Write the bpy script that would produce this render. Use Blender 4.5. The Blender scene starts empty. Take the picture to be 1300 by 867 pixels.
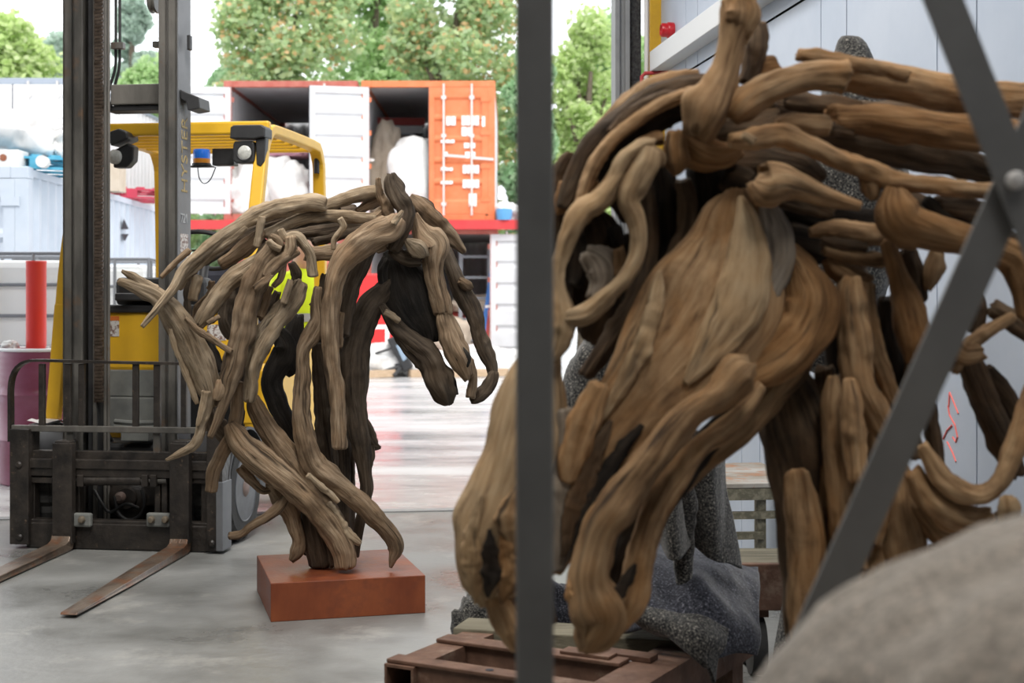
import bpy, bmesh, math, random
from mathutils import Vector, Matrix, noise
random.seed(7)
S = bpy.context.scene
COL = S.collection
# ------------------------------------------------------------------ camera
F = 1805.0            # focal length in pixels of the 1300x867 frame
HX, HY, CH = 650.0, 378.0, 1.31     # principal column, horizon row, camera height
cam_d = bpy.data.cameras.new('camera'); cam = bpy.data.objects.new('camera', cam_d); COL.objects.link(cam)
cam.location = (0, 0, CH); cam.rotation_euler = (math.pi/2, 0, 0)
cam_d.sensor_width = 36.0; cam_d.lens = F*36.0/1300.0
cam_d.shift_y = -(433.5-HY)/1300.0
cam_d.clip_start = 0.05; cam_d.clip_end = 400
cam_d.dof.use_dof = True; cam_d.dof.focus_distance = 6.05; cam_d.dof.aperture_fstop = 3.6
S.camera = cam
# ------------------------------------------------------------------ world, light, exposure
W = bpy.data.worlds.new('overcast_sky'); S.world = W; W.use_nodes = True
wn = W.node_tree.nodes; wl = W.node_tree.links
bg = wn['Background']; tc = wn.new('ShaderNodeTexCoord'); sx = wn.new('ShaderNodeSeparateXYZ'); rp = wn.new('ShaderNodeValToRGB')
wl.new(tc.outputs['Generated'], sx.inputs[0]); wl.new(sx.outputs['Z'], rp.inputs['Fac'])
rp.color_ramp.elements[0].position = 0.0; rp.color_ramp.elements[0].color = (0.86, 0.90, 0.95, 1)
rp.color_ramp.elements[1].position = 0.9; rp.color_ramp.elements[1].color = (1.0, 1.0, 1.0, 1)
wl.new(rp.outputs['Color'], bg.inputs['Color']); bg.inputs['Strength'].default_value = 2.3
sun_d = bpy.data.lights.new('veiled_sun', 'SUN'); sun_d.energy = 1.9; sun_d.angle = math.radians(25); sun_d.color = (1, 0.97, 0.92)
sun = bpy.data.objects.new('veiled_sun', sun_d); COL.objects.link(sun); sun.rotation_euler = (math.radians(38), math.radians(12), 0)
ADDED_ROOFLIGHTS = [(-2.4, 2.4), (1.0, 1.0), (-0.8, 5.4)]
for i, (lx, ly) in enumerate(ADDED_ROOFLIGHTS):   # area lamps added below invented roof openings to brighten the hall
    ld = bpy.data.lights.new('added_roof_lamp', 'AREA'); ld.shape = 'RECTANGLE'; ld.size = 1.0; ld.size_y = 2.6
    ld.energy = [150, 80, 185][i]; ld.color = (1, 0.965, 0.91)
    lo = bpy.data.objects.new('added_roof_lamp', ld); COL.objects.link(lo); lo.location = (lx, ly, 5.18)
vs = S.view_settings
vs.view_transform = 'Standard'; vs.look = 'None'; vs.gamma = 1; vs.use_curve_mapping = False; vs.exposure = 0.0
# ------------------------------------------------------------------ helpers
def P(px, py, Y): return Vector(((px-HX)*Y/F, Y, CH-(py-HY)*Y/F))
def mat(name, col, rough=0.7, metal=0.0, var=None, scale=6.0, stretch=(1, 1, 1), bump=0.0, bscale=None, spec=0.4, coord='Object',
        rvar=0.0, detail=6.0, lo=0.35, hi=0.65, trans=0.0, var2=None, v2scale=3.0, v2lo=0.55, v2hi=0.7, rand=0.0):
    m = bpy.data.materials.new(name); m.use_nodes = True
    nt = m.node_tree; N = nt.nodes; L = nt.links; b = N['Principled BSDF']
    b.inputs['Base Color'].default_value = (*col, 1); b.inputs['Roughness'].default_value = rough
    b.inputs['Metallic'].default_value = metal; b.inputs['Specular IOR Level'].default_value = spec
    if var is None and not bump and not rand: return m
    t = N.new('ShaderNodeTexCoord'); mp = N.new('ShaderNodeMapping'); mp.inputs['Scale'].default_value = stretch
    L.new(t.outputs[coord], mp.inputs['Vector'])
    n = N.new('ShaderNodeTexNoise'); n.inputs['Scale'].default_value = scale; n.inputs['Detail'].default_value = detail; n.inputs['Roughness'].default_value = 0.62
    L.new(mp.outputs[0], n.inputs['Vector'])
    colout = None
    if var is not None:
        r = N.new('ShaderNodeValToRGB'); r.color_ramp.elements[0].position = lo; r.color_ramp.elements[1].position = hi
        r.color_ramp.elements[0].color = (*col, 1); r.color_ramp.elements[1].color = (*var, 1)
        L.new(n.outputs['Fac'], r.inputs['Fac']); colout = r.outputs['Color']
        if var2 is not None:
            n2 = N.new('ShaderNodeTexNoise'); n2.inputs['Scale'].default_value = v2scale; n2.inputs['Detail'].default_value = 8; n2.inputs['Roughness'].default_value = 0.7
            L.new(t.outputs[coord], n2.inputs['Vector'])
            r2 = N.new('ShaderNodeMapRange'); r2.inputs['From Min'].default_value = v2lo; r2.inputs['From Max'].default_value = v2hi
            L.new(n2.outputs['Fac'], r2.inputs['Value'])
            mx = N.new('ShaderNodeMix'); mx.data_type = 'RGBA'; mx.inputs['B'].default_value = (*var2, 1)
            L.new(r2.outputs['Result'], mx.inputs['Factor']); L.new(colout, mx.inputs['A']); colout = mx.outputs['Result']
        if rvar:
            r3 = N.new('ShaderNodeMapRange'); r3.inputs['To Min'].default_value = max(0, rough-rvar); r3.inputs['To Max'].default_value = min(1, rough+rvar)
            r3.inputs['From Min'].default_value = 0.3; r3.inputs['From Max'].default_value = 0.7
            L.new(n.outputs['Fac'], r3.inputs['Value']); L.new(r3.outputs['Result'], b.inputs['Roughness'])
    if rand:
        oi = N.new('ShaderNodeObjectInfo'); hs = N.new('ShaderNodeHueSaturation'); mr = N.new('ShaderNodeMapRange')
        mr.inputs['To Min'].default_value = 1-rand; mr.inputs['To Max'].default_value = 1+rand
        L.new(oi.outputs['Random'], mr.inputs['Value']); L.new(mr.outputs['Result'], hs.inputs['Value'])
        if colout is not None: L.new(colout, hs.inputs['Color'])
        else: hs.inputs['Color'].default_value = (*col, 1)
        colout = hs.outputs['Color']
    if colout is not None: L.new(colout, b.inputs['Base Color'])
    if bump:
        bn = n
        if bscale:
            bn = N.new('ShaderNodeTexNoise'); bn.inputs['Scale'].default_value = bscale; bn.inputs['Detail'].default_value = 5
            L.new(mp.outputs[0], bn.inputs['Vector'])
        bp = N.new('ShaderNodeBump'); bp.inputs['Strength'].default_value = bump; bp.inputs['Distance'].default_value = 0.02
        L.new(bn.outputs['Fac'], bp.inputs['Height']); L.new(bp.outputs['Normal'], b.inputs['Normal'])
    return m
def wood_mat(name, cd, cm, cl, warm, warm_amt=0.35, dirt=(0.03, 0.022, 0.016), bump=0.9):
    """weathered driftwood: grain runs along the UV's u axis (both axes in metres)"""
    m = bpy.data.materials.new(name); m.use_nodes = True
    nt = m.node_tree; N = nt.nodes; L = nt.links; b = N['Principled BSDF']
    b.inputs['Roughness'].default_value = 0.82; b.inputs['Specular IOR Level'].default_value = 0.25
    uv = N.new('ShaderNodeUVMap'); oi = N.new('ShaderNodeObjectInfo')
    off = N.new('ShaderNodeVectorMath'); off.operation = 'SCALE'; off.inputs[0].default_value = (7.3, 11.1, 5.7)
    L.new(oi.outputs['Random'], off.inputs['Scale'])
    add = N.new('ShaderNodeVectorMath'); L.new(uv.outputs[0], add.inputs[0]); L.new(off.outputs[0], add.inputs[1])
    def tex(sc, st, det=7):
        mp = N.new('ShaderNodeMapping'); mp.inputs['Scale'].default_value = st; L.new(add.outputs[0], mp.inputs['Vector'])
        n = N.new('ShaderNodeTexNoise'); n.inputs['Scale'].default_value = sc; n.inputs['Detail'].default_value = det; n.inputs['Roughness'].default_value = 0.65
        n.inputs['Distortion'].default_value = 0.35
        L.new(mp.outputs[0], n.inputs['Vector']); return n.outputs['Fac']
    grain = tex(9, (0.7, 9, 1)); patch = tex(7, (1, 1.7, 1)); crack = tex(6, (0.45, 7, 1), 4)
    r = N.new('ShaderNodeValToRGB'); e = r.color_ramp.elements; e[0].position = 0.31; e[0].color = (*[c*0.8 for c in cd], 1); e[1].position = 0.69; e[1].color = (*cl, 1)
    k = e.new(0.48); k.color = (*cm, 1); L.new(grain, r.inputs['Fac'])
    mr = N.new('ShaderNodeMapRange'); mr.inputs['From Min'].default_value = 0.45; mr.inputs['From Max'].default_value = 0.72; mr.inputs['To Max'].default_value = warm_amt
    L.new(patch, mr.inputs['Value'])
    mx = N.new('ShaderNodeMix'); mx.data_type = 'RGBA'; mx.inputs['B'].default_value = (*warm, 1)
    L.new(mr.outputs['Result'], mx.inputs['Factor']); L.new(r.outputs['Color'], mx.inputs['A'])
    mr2 = N.new('ShaderNodeMapRange'); mr2.inputs['From Min'].default_value = 0.40; mr2.inputs['From Max'].default_value = 0.30; mr2.inputs['To Max'].default_value = 0.85
    L.new(crack, mr2.inputs['Value'])
    mx2 = N.new('ShaderNodeMix'); mx2.data_type = 'RGBA'; mx2.inputs['B'].default_value = (*dirt, 1)
    L.new(mr2.outputs['Result'], mx2.inputs['Factor']); L.new(mx.outputs['Result'], mx2.inputs['A'])
    stn = tex(4.5, (0.8, 1.5, 1), 8); mr3 = N.new('ShaderNodeMapRange'); mr3.inputs['From Min'].default_value = 0.50; mr3.inputs['From Max'].default_value = 0.66; mr3.inputs['To Max'].default_value = 0.62
    L.new(stn, mr3.inputs['Value']); mx3 = N.new('ShaderNodeMix'); mx3.data_type = 'RGBA'; mx3.inputs['B'].default_value = (*[c*0.55 for c in cd], 1)
    L.new(mr3.outputs['Result'], mx3.inputs['Factor']); L.new(mx2.outputs['Result'], mx3.inputs['A']); mx2 = mx3
    hs = N.new('ShaderNodeHueSaturation'); vr = N.new('ShaderNodeMapRange'); vr.inputs['To Min'].default_value = 0.78; vr.inputs['To Max'].default_value = 1.18
    L.new(oi.outputs['Random'], vr.inputs['Value']); L.new(vr.outputs['Result'], hs.inputs['Value']); L.new(mx2.outputs['Result'], hs.inputs['Color'])
    L.new(hs.outputs['Color'], b.inputs['Base Color'])
    ad = N.new('ShaderNodeMath'); ad.operation = 'ADD'; L.new(grain, ad.inputs[0]); L.new(mr2.outputs['Result'], ad.inputs[1])
    sb = N.new('ShaderNodeMath'); sb.operation = 'MULTIPLY'; sb.inputs[1].default_value = -0.45; L.new(mr2.outputs['Result'], sb.inputs[0])
    ad.inputs[1].default_value = 0; L.new(sb.outputs[0], ad.inputs[1])
    bp = N.new('ShaderNodeBump'); bp.inputs['Strength'].default_value = bump; bp.inputs['Distance'].default_value = 0.012
    L.new(ad.outputs[0], bp.inputs['Height']); L.new(bp.outputs['Normal'], b.inputs['Normal'])
    return m
def tag(o, label=None, cat=None, group=None, kind=None):
    if label: o['label'] = label
    if cat: o['category'] = cat
    if group: o['group'] = group
    if kind: o['kind'] = kind
    return o
def link(o, parent=None):
    COL.objects.link(o)
    if parent is not None: o.parent = parent
    return o
def thing(name, label, cat, loc=(0, 0, 0), rz=0.0, group=None):
    o = bpy.data.objects.new(name, None); o.empty_display_size = 0.1
    o.location = loc; o.rotation_euler = (0, 0, rz); link(o); tag(o, label, cat, group); return o
class MB:
    """collects shapes, builds one mesh object"""
    def __init__(s): s.v = []; s.f = []
    def poly(s, vs, fs):
        b = len(s.v); s.v += [tuple(v) for v in vs]; s.f += [tuple(b+i for i in f) for f in fs]; return s
    def box(s, x0, x1, y0, y1, z0, z1):
        return s.poly([(x0,y0,z0),(x1,y0,z0),(x1,y1,z0),(x0,y1,z0),(x0,y0,z1),(x1,y0,z1),(x1,y1,z1),(x0,y1,z1)],
                      [(0,3,2,1),(4,5,6,7),(0,1,5,4),(1,2,6,5),(2,3,7,6),(3,0,4,7)])
    def bar(s, a, b, w, h, up=(0, 0, 1)):
        """rectangular bar from a to b, w across, h along 'up'"""
        a = Vector(a); b = Vector(b); t = (b-a).normalized(); u = Vector(up)
        sd = t.cross(u)
        if sd.length < 1e-4: sd = t.cross(Vector((1, 0, 0)))
        sd.normalize(); u = sd.cross(t).normalized()
        c = []
        for q in (a, b):
            for i, j in ((-1,-1),(1,-1),(1,1),(-1,1)): c.append(q + sd*(i*w/2) + u*(j*h/2))
        return s.poly(c, [(0,1,2,3),(7,6,5,4),(0,4,5,1),(1,5,6,2),(2,6,7,3),(3,7,4,0)])
    def tube(s, pts, r, n=10, cap=True, closed=False):
        pts = [Vector(p) for p in pts]; m = len(pts); rs = r if isinstance(r, (list, tuple)) else [r]*m
        prev = None; b = len(s.v)
        for i in range(m):
            if closed: t = pts[(i+1) % m]-pts[i-1]
            else: t = pts[min(i+1, m-1)]-pts[max(i-1, 0)]
            t.normalize()
            if prev is None:
                prev = t.cross(Vector((0, 0, 1)))
                if prev.length < 1e-3: prev = t.cross(Vector((0, 1, 0)))
            n1 = (prev - t*prev.dot(t)).normalized(); prev = n1; n2 = t.cross(n1)
            for k in range(n):
                a = 2*math.pi*k/n; s.v.append(tuple(pts[i]+(n1*math.cos(a)+n2*math.sin(a))*rs[i]))
        for i in range(m if closed else m-1):
            j = (i+1) % m
            for k in range(n):
                l = (k+1) % n; s.f.append((b+i*n+k, b+i*n+l, b+j*n+l, b+j*n+k))
        if cap and not closed:
            s.f.append(tuple(b+k for k in reversed(range(n)))); s.f.append(tuple(b+(m-1)*n+k for k in range(n)))
        return s
    def lathe(s, c, axis, prof, n=32):
        """prof: list of (radius, height along axis)"""
        c = Vector(c); ax = Vector(axis).normalized(); e = Vector((0, 0, 1)) if abs(ax.z) < 0.9 else Vector((1, 0, 0))
        n1 = ax.cross(e).normalized(); n2 = ax.cross(n1); b = len(s.v); m = len(prof)
        for r, h in prof:
            for k in range(n):
                a = 2*math.pi*k/n; s.v.append(tuple(c+ax*h+(n1*math.cos(a)+n2*math.sin(a))*max(r, 1e-5)))
        for i in range(m-1):
            for k in range(n):
                l = (k+1) % n; s.f.append((b+i*n+k, b+i*n+l, b+(i+1)*n+l, b+(i+1)*n+k))
        if prof[0][0] > 1e-3: s.f.append(tuple(b+k for k in reversed(range(n))))
        if prof[-1][0] > 1e-3: s.f.append(tuple(b+(m-1)*n+k for k in range(n)))
        return s
    def prism(s, outline, ax0, ax1, fn):
        """outline of 2-D points extruded between ax0 and ax1; fn(u,v,w)->xyz"""
        n = len(outline); vs = [fn(u, v, ax0) for u, v in outline]+[fn(u, v, ax1) for u, v in outline]
        fs = [tuple(range(n)), tuple(reversed(range(n, 2*n)))]+[(i, i+n, (i+1) % n+n, (i+1) % n) for i in range(n)]
        return s.poly(vs, fs)
    def build(s, name, m, parent=None, smooth=False, bevel=0.0, seg=2):
        me = bpy.data.meshes.new(name); me.from_pydata(s.v, [], s.f); me.update()
        bm = bmesh.new(); bm.from_mesh(me); bmesh.ops.recalc_face_normals(bm, faces=bm.faces); bm.to_mesh(me); bm.free()
        me.materials.append(m); o = bpy.data.objects.new(name, me); link(o, parent)
        if smooth:
            for p in me.polygons: p.use_smooth = True
            es = o.modifiers.new('edge', 'EDGE_SPLIT'); es.split_angle = math.radians(40)
        if bevel:
            bv = o.modifiers.new('bevel', 'BEVEL'); bv.width = bevel; bv.segments = seg; bv.limit_method = 'ANGLE'
        return o
def box(name, m, parent, x0, x1, y0, y1, z0, z1, bevel=0.0): return MB().box(x0, x1, y0, y1, z0, z1).build(name, m, parent, bevel=bevel)
def catmull(P_, n):
    """P_: list of equal-length tuples; returns n samples spread evenly over the chord length"""
    m = len(P_); dim = len(P_[0])
    if m == 2: P_ = [P_[0], tuple((a+b)/2 for a, b in zip(*P_)), P_[1]]; m = 3
    d = [0.0]
    for i in range(1, m): d.append(d[-1]+math.dist(P_[i][:3], P_[i-1][:3]))
    out = []
    for q in range(n):
        s = d[-1]*q/(n-1); i = 0
        while i < m-2 and s > d[i+1]: i += 1
        t = (s-d[i])/max(d[i+1]-d[i], 1e-9); t = min(max(t, 0), 1)
        p0 = P_[max(i-1, 0)]; p1 = P_[i]; p2 = P_[i+1]; p3 = P_[min(i+2, m-1)]
        out.append(tuple(0.5*(2*p1[k]+(p2[k]-p0[k])*t+(2*p0[k]-5*p1[k]+4*p2[k]-p3[k])*t*t+(3*p1[k]-p0[k]-3*p2[k]+p3[k])*t**3) for k in range(dim)))
    return out
FN = noise.fractal
def wood(pts, parent, m, name='driftwood_branch', d=0.0, flat=1.0, Y0=None, amp=0.16, end='broken', seed=None, dens=1.0, knots=1):
    """a piece of driftwood: pts = (px, py, radius_px[, depth offset]) in the photograph's frame, each placed at its own distance
    Y0(px)+depth; flat = thickness towards the viewer relative to the width"""
    seed = random.random()*1000 if seed is None else seed
    C = []
    for p in pts:
        dd = p[3] if len(p) > 3 else d
        Y = Y0(p[0])+dd; v = P(p[0], p[1], Y); C.append((v.x, v.y, v.z, p[2]*Y/F))
    L = sum(math.dist(C[i][:3], C[i-1][:3]) for i in range(1, len(C)))
    rm = sum(c[3] for c in C)/len(C)
    n = int(min(150, max(12, L/(rm*0.22)*dens))); ns = int(min(52, max(16, 14+rm*420)))
    Q = catmull(C, n)
    rng = random.Random(int(seed*1000))
    kn = [(rng.uniform(0.12, 0.88)*L, rng.uniform(0, 6.283), rng.choice((0.5, 0.7, -0.45, -0.6))) for _ in range(knots+1)] if L > 4*rm else []
    V = []; UVr = []; s = 0.0; YA = Vector((0, 1, 0)); last = None
    k = 1.0/max(rm, 0.012)
    def ring(c, t, r, s, jag=0.0):
        n1 = t.cross(YA)
        if n1.length < 0.15: n1 = t.cross(Vector((0, 0, 1)))
        n1.normalize(); n2 = n1.cross(t)
        row = []; uvr = []
        for j in range(ns):
            a = -math.pi/2+2*math.pi*j/ns       # seam faces away from the viewer
            ca, sa = math.cos(a), math.sin(a)
            if flat < 0.7:
                e = 0.72; ca = math.copysign(abs(ca)**e, ca); sa = math.copysign(abs(sa)**e, sa)
            q = Vector((ca*1.15+seed, sa*1.15+seed*0.37, s*k*0.22))
            f = FN(q, 0.9, 2.1, 3)*amp*1.7
            q2 = Vector((ca*3.6+seed*1.3, sa*3.6, s*k*0.16)); g = noise.noise(q2)
            f += (0.5-abs(g)*2.2)*amp*0.22
            q3 = Vector((ca*1.4+seed, sa*1.4, s*k*0.9)); f += noise.noise(q3)*amp*0.5; f += noise.noise(Vector((q3.x*2.7, q3.y*2.7, q3.z*0.9)))*amp*0.35; cr = noise.noise(Vector((ca*2.1+seed*2.3, sa*2.1, s*k*0.13))); f -= max(0.0, 0.10-abs(cr))*amp*6.5*max(0.0, min(1.0, 0.5+2*noise.noise(Vector((s*k*0.2, seed, ca)))))
            for (ks, ka, kh) in kn:
                dd = ((s-ks)/(rm*0.75))**2+((math.atan2(math.sin(a-ka), math.cos(a-ka)))/0.55)**2
                if dd < 6: f += kh*0.45*math.exp(-dd)
            f += noise.noise(Vector((ca*r*34+seed, sa*r*34, s*12)))*min(0.10, 0.0036/max(r, 0.01))
            rr = r*(1+f)
            p = c+n1*(ca*rr)-n2*(sa*rr*flat)
            if jag: p += t*(jag*r*noise.noise(Vector((ca*2.3+seed, sa*2.3+5, seed*2))))
            row.append(p); uvr.append((s, j/ns*2*math.pi*rm))
        V.append(row); UVr.append((s, rm))
    T = []
    for i in range(n):
        t = Vector(Q[min(i+1, n-1)][:3])-Vector(Q[max(i-1, 0)][:3]); t.normalize(); T.append(t)
    jag = 0.9 if end == 'broken' else 0.25
    c0 = Vector(Q[0][:3]); r0 = max(Q[0][3], 0.002); cN = Vector(Q[-1][:3]); rN = max(Q[-1][3], 0.002)
    for (o, sc) in ((-0.34, 0.0), (-0.30, 0.45), (-0.18, 0.84)): ring(c0+T[0]*(o*r0), T[0], r0*sc, o*r0, jag*(1 if sc else 0.4))
    for i in range(n):
        if i: s += math.dist(Q[i][:3], Q[i-1][:3])
        ring(Vector(Q[i][:3]), T[i], max(Q[i][3], 0.002), s, jag*0.4 if i in (0, n-1) else 0)
    for (o, sc) in ((0.18, 0.84), (0.30, 0.45), (0.34, 0.0)): ring(cN+T[-1]*(o*rN), T[-1], rN*sc, s+o*rN, jag*(1 if sc else 0.4))
    verts = [tuple(p) for row in V for p in row]; faces = []; R = len(V)
    uvs = []
    for i in range(R-1):
        for j in range(ns):
            l = (j+1) % ns; faces.append((i*ns+j, i*ns+l, (i+1)*ns+l, (i+1)*ns+j))
            w = 2*math.pi*rm/ns
            uvs += [(UVr[i][0], j*w), (UVr[i][0], (j+1)*w), (UVr[i+1][0], (j+1)*w), (UVr[i+1][0], j*w)]
    me = bpy.data.meshes.new(name); me.from_pydata(verts, [], faces); me.update()
    ul = me.uv_layers.new(name='UVMap'); ul.data.foreach_set('uv', [c for p in uvs for c in p])
    me.polygons.foreach_set('use_smooth', [True]*len(me.polygons)); me.materials.append(m)
    o = bpy.data.objects.new(name, me); link(o, parent)
    if parent is not None: o.matrix_parent_inverse = Matrix.Translation(parent.location).inverted()
    return o
def wp(o):
    """the part's mesh is in world coordinates although its parent has been moved"""
    p = o.parent
    o.matrix_parent_inverse = (Matrix.Translation(p.location) @ Matrix.Rotation(p.rotation_euler.z, 4, 'Z')).inverted(); return o
# ------------------------------------------------------------------ materials
M = {}
M['concrete'] = mat('smooth_concrete', (0.125, 0.125, 0.118), 0.38, var=(0.285, 0.285, 0.275), scale=1.3, detail=9, lo=0.30, hi=0.68, bump=0.12, bscale=22, rvar=0.16, var2=(0.36, 0.35, 0.325), v2scale=2.2, v2lo=0.56, v2hi=0.72)
M['yard'] = mat('wet_yard', (0.38, 0.38, 0.385), 0.26, var=(0.52, 0.52, 0.52), scale=0.9, detail=9, lo=0.35, hi=0.62, bump=0.3, bscale=6, rvar=0.18, spec=0.6, stretch=(0.5, 1.6, 1))
M['panel'] = mat('wall_cladding', (0.42, 0.48, 0.58), 0.45, var=(0.48, 0.535, 0.63), scale=2.0, spec=0.5)
M['panel_dark'] = mat('joint_dark', (0.05, 0.055, 0.06), 0.8)
M['white_trim'] = mat('white_trunking', (0.70, 0.71, 0.72), 0.45)
M['ceil'] = mat('roof_sheet', (0.22, 0.22, 0.22), 0.7, var=(0.26, 0.26, 0.26))
M['blockwall'] = mat('painted_block', (0.20, 0.20, 0.20), 0.85, var=(0.25, 0.25, 0.24), scale=3)
M['steel_grey'] = mat('grey_painted_steel', (0.20, 0.205, 0.21), 0.45, var=(0.26, 0.265, 0.27), scale=5, spec=0.5)
M['brush'] = mat('black_brush_seal', (0.022, 0.022, 0.024), 0.9, var=(0.07, 0.07, 0.07), scale=60, bump=0.6)
M['yellow_col'] = mat('yellow_paint_column', (0.62, 0.36, 0.02), 0.5, var=(0.52, 0.30, 0.02), scale=8)
M['red_gloss'] = mat('red_plastic', (0.50, 0.012, 0.02), 0.3, spec=0.5)
M['red_pipe'] = mat('red_paint', (0.42, 0.03, 0.035), 0.45)
M['white_pipe'] = mat('white_pvc', (0.75, 0.73, 0.72), 0.4)
M['pink_mark'] = mat('pink_marker', (0.85, 0.22, 0.20), 0.8)
# ------------------------------------------------------------------ setting
def struct(o): o['kind'] = 'structure'; return o
WD = Vector((-0.133, 1, 0)).normalized(); WN = Vector((-1, -0.133, 0)).normalized()     # right wall: direction away, normal into the hall
WA = 2.12
def wallpt(Y, z=0.0, off=0.0):
    return Vector((WA-0.133*Y, Y, z))+WN*off
def walluv(px, py):
    Y = WA/((px-HX)/F+0.133); return Y, CH-(py-HY)*Y/F
YD = 8.95                                              # distance of the door line at the right wall
dcorner = wallpt(YD); DX = Vector((1, 0.133, 0)).normalized()
def door_y(x): return dcorner.y+(x-dcorner.x)*0.133
me = MB().poly([(-7.5, -6, 0), (3.4, -6, 0), (3.4, door_y(3.4), 0), (-7.5, door_y(-7.5), 0), (-7.5, -6, -0.2), (3.4, -6, -0.2), (3.4, door_y(3.4), -0.2), (-7.5, door_y(-7.5), -0.2)],
               [(0,1,2,3),(7,6,5,4),(0,4,5,1),(1,5,6,2),(2,6,7,3),(3,7,4,0)])
struct(me.build('floor', M['concrete']))
struct(MB().poly([(-90, door_y(-7.5)+0.02-11*0.133-1, -0.012), (90, 8.2, -0.012), (90, 110, -0.012), (-90, 110, -0.012)], [(0,1,2,3)]).build('yard_ground', M['yard']))
# drain / threshold channel of the roller door
struct(MB().bar(Vector((-7.5, door_y(-7.5), 0.0)), Vector((dcorner.x, dcorner.y, 0.0)), 0.10, 0.012).build('trim_threshold', M['steel_grey']))
# right wall: backing, cladding panels 1.15 m wide with open joints and shallow ribs
bw = MB(); a0 = wallpt(-6, 0, -0.14); a1 = wallpt(YD+0.15, 0, -0.14)
bw.bar(a0+Vector((0, 0, 2.7)), a1+Vector((0, 0, 2.7)), 0.10, 5.4)
wr = struct(bw.build('wall_right', M['panel_dark']))
j0 = 6.9
def panel(Ya, Yb, z0, z1):
    """one cladding panel between two joints, with a shallow pressed groove"""
    mb = MB(); g = 0.0045
    ys = [Ya+g, Ya+(Yb-Ya)*0.29, Ya+(Yb-Ya)*0.29+0.004, Ya+(Yb-Ya)*0.285+0.010, Yb-g]
    prof = [(Ya+g, 0.0), (Ya+(Yb-Ya)*0.26-0.005, 0.0), (Ya+(Yb-Ya)*0.26-0.003, -0.012), (Ya+(Yb-Ya)*0.26+0.003, -0.012), (Ya+(Yb-Ya)*0.26+0.005, 0.0), (Yb-g, 0.0)]
    vs = []
    for y, o in prof: vs += [wallpt(y, z0, o), wallpt(y, z1, o)]
    vs += [wallpt(Ya+g, z0, -0.08), wallpt(Ya+g, z1, -0.08), wallpt(Yb-g, z0, -0.08), wallpt(Yb-g, z1, -0.08)]
    n = len(prof); fs = [(2*i, 2*i+2, 2*i+3, 2*i+1) for i in range(n-1)]
    fs += [(0, 1, 2*n+1, 2*n), (2*n-2, 2*n+2, 2*n+3, 2*n-1)]
    return mb.poly(vs, fs).build('wall_panel', M['panel'], wr)
railY, railZ = walluv(845, 84)
Yj = j0+1.145*2
while Yj > -5:
    Ya = Yj-1.145; Yb = min(Yj, YD+0.10)
    panel(Ya, Yb, 0.0, 2.618); panel(Ya, Yb, 2.630, 5.4)
    Yj -= 1.145
# white trunking along the wall
tr = MB()
def wbox(mb, Ya, Yb, z0, z1, o0, o1):
    mb.poly([wallpt(Ya, z0, o0), wallpt(Yb, z0, o0), wallpt(Yb, z0, o1), wallpt(Ya, z0, o1), wallpt(Ya, z1, o0), wallpt(Yb, z1, o0), wallpt(Yb, z1, o1), wallpt(Ya, z1, o1)],
            [(0,3,2,1),(4,5,6,7),(0,1,5,4),(1,2,6,5),(2,3,7,6),(3,0,4,7)]); return mb
wbox(tr, -4, 8.80, 2.705, 2.83, 0.0, 0.10)
struct(tr.build('trim_trunking', M['white_trim'], bevel=0.004))
# left wall, back wall, front wall over the door, ceiling with openings made for the added lamps
struct(box('wall_left', M['blockwall'], None, -7.7, -7.5, -6, 8.2, 0, 5.4))
struct(box('wall_back', M['blockwall'], None, -7.7, 3.4, -6.2, -6, 0, 5.4))
fw = MB(); fw.bar(Vector((-7.5, door_y(-7.5)+0.1, 4.65)), Vector((2.0, door_y(2.0)+0.1, 4.65)), 0.15, 1.5)
fw.bar(Vector((-7.5, door_y(-7.5)+0.1, 1.95)), Vector((-4.6, door_y(-4.6)+0.1, 1.95)), 0.15, 3.9)
struct(fw.build('wall_front', M['panel']))
xs = sorted({-7.7, 3.4} | {v for lx, ly in ADDED_ROOFLIGHTS for v in (lx-0.5, lx+0.5)}); ysl = sorted({-6.2, 9.6} | {v for lx, ly in ADDED_ROOFLIGHTS for v in (ly-1.3, ly+1.3)})
cm_ = MB()
for i in range(len(xs)-1):
    for j in range(len(ysl)-1):
        cx, cy = (xs[i]+xs[i+1])/2, (ysl[j]+ysl[j+1])/2
        if any(abs(cx-lx) < 0.5 and abs(cy-ly) < 1.3 for lx, ly in ADDED_ROOFLIGHTS): continue
        cm_.poly([(xs[i], ysl[j], 5.2), (xs[i+1], ysl[j], 5.2), (xs[i+1], ysl[j+1], 5.2), (xs[i], ysl[j+1], 5.2)], [(0,1,2,3)])
struct(cm_.build('ceiling', M['ceil']))
# door jamb: grey guide track, black brush seal, yellow steel column
def atdoor(off, along, z): return dcorner+DX*off+Vector((-0.133, 1, 0)).normalized()*along+Vector((0, 0, z))
def dbox(o0, o1, a0, a1, z0, z1, name, m, parent=None, bevel=0.003):
    mb = MB(); mb.poly([atdoor(o0,a0,z0),atdoor(o1,a0,z0),atdoor(o1,a1,z0),atdoor(o0,a1,z0),atdoor(o0,a0,z1),atdoor(o1,a0,z1),atdoor(o1,a1,z1),atdoor(o0,a1,z1)],
                       [(0,3,2,1),(4,5,6,7),(0,1,5,4),(1,2,6,5),(2,3,7,6),(3,0,4,7)])
    return mb.build(name, m, parent, bevel=bevel)
xo = lambda px, Y: (px-HX)*Y/F
ox = lambda px: (xo(px, 8.95)-dcorner.x)/DX.x
g = struct(dbox(ox(781), ox(799), 0.02, 0.14, 0, 3.9, 'door_1_guide_track', M['steel_grey']))
g.name = 'door_1'
dbox(ox(781)-0.004, ox(786), -0.01, 0.02, 0, 3.9, 'track_lip', M['steel_grey'], g)
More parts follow.
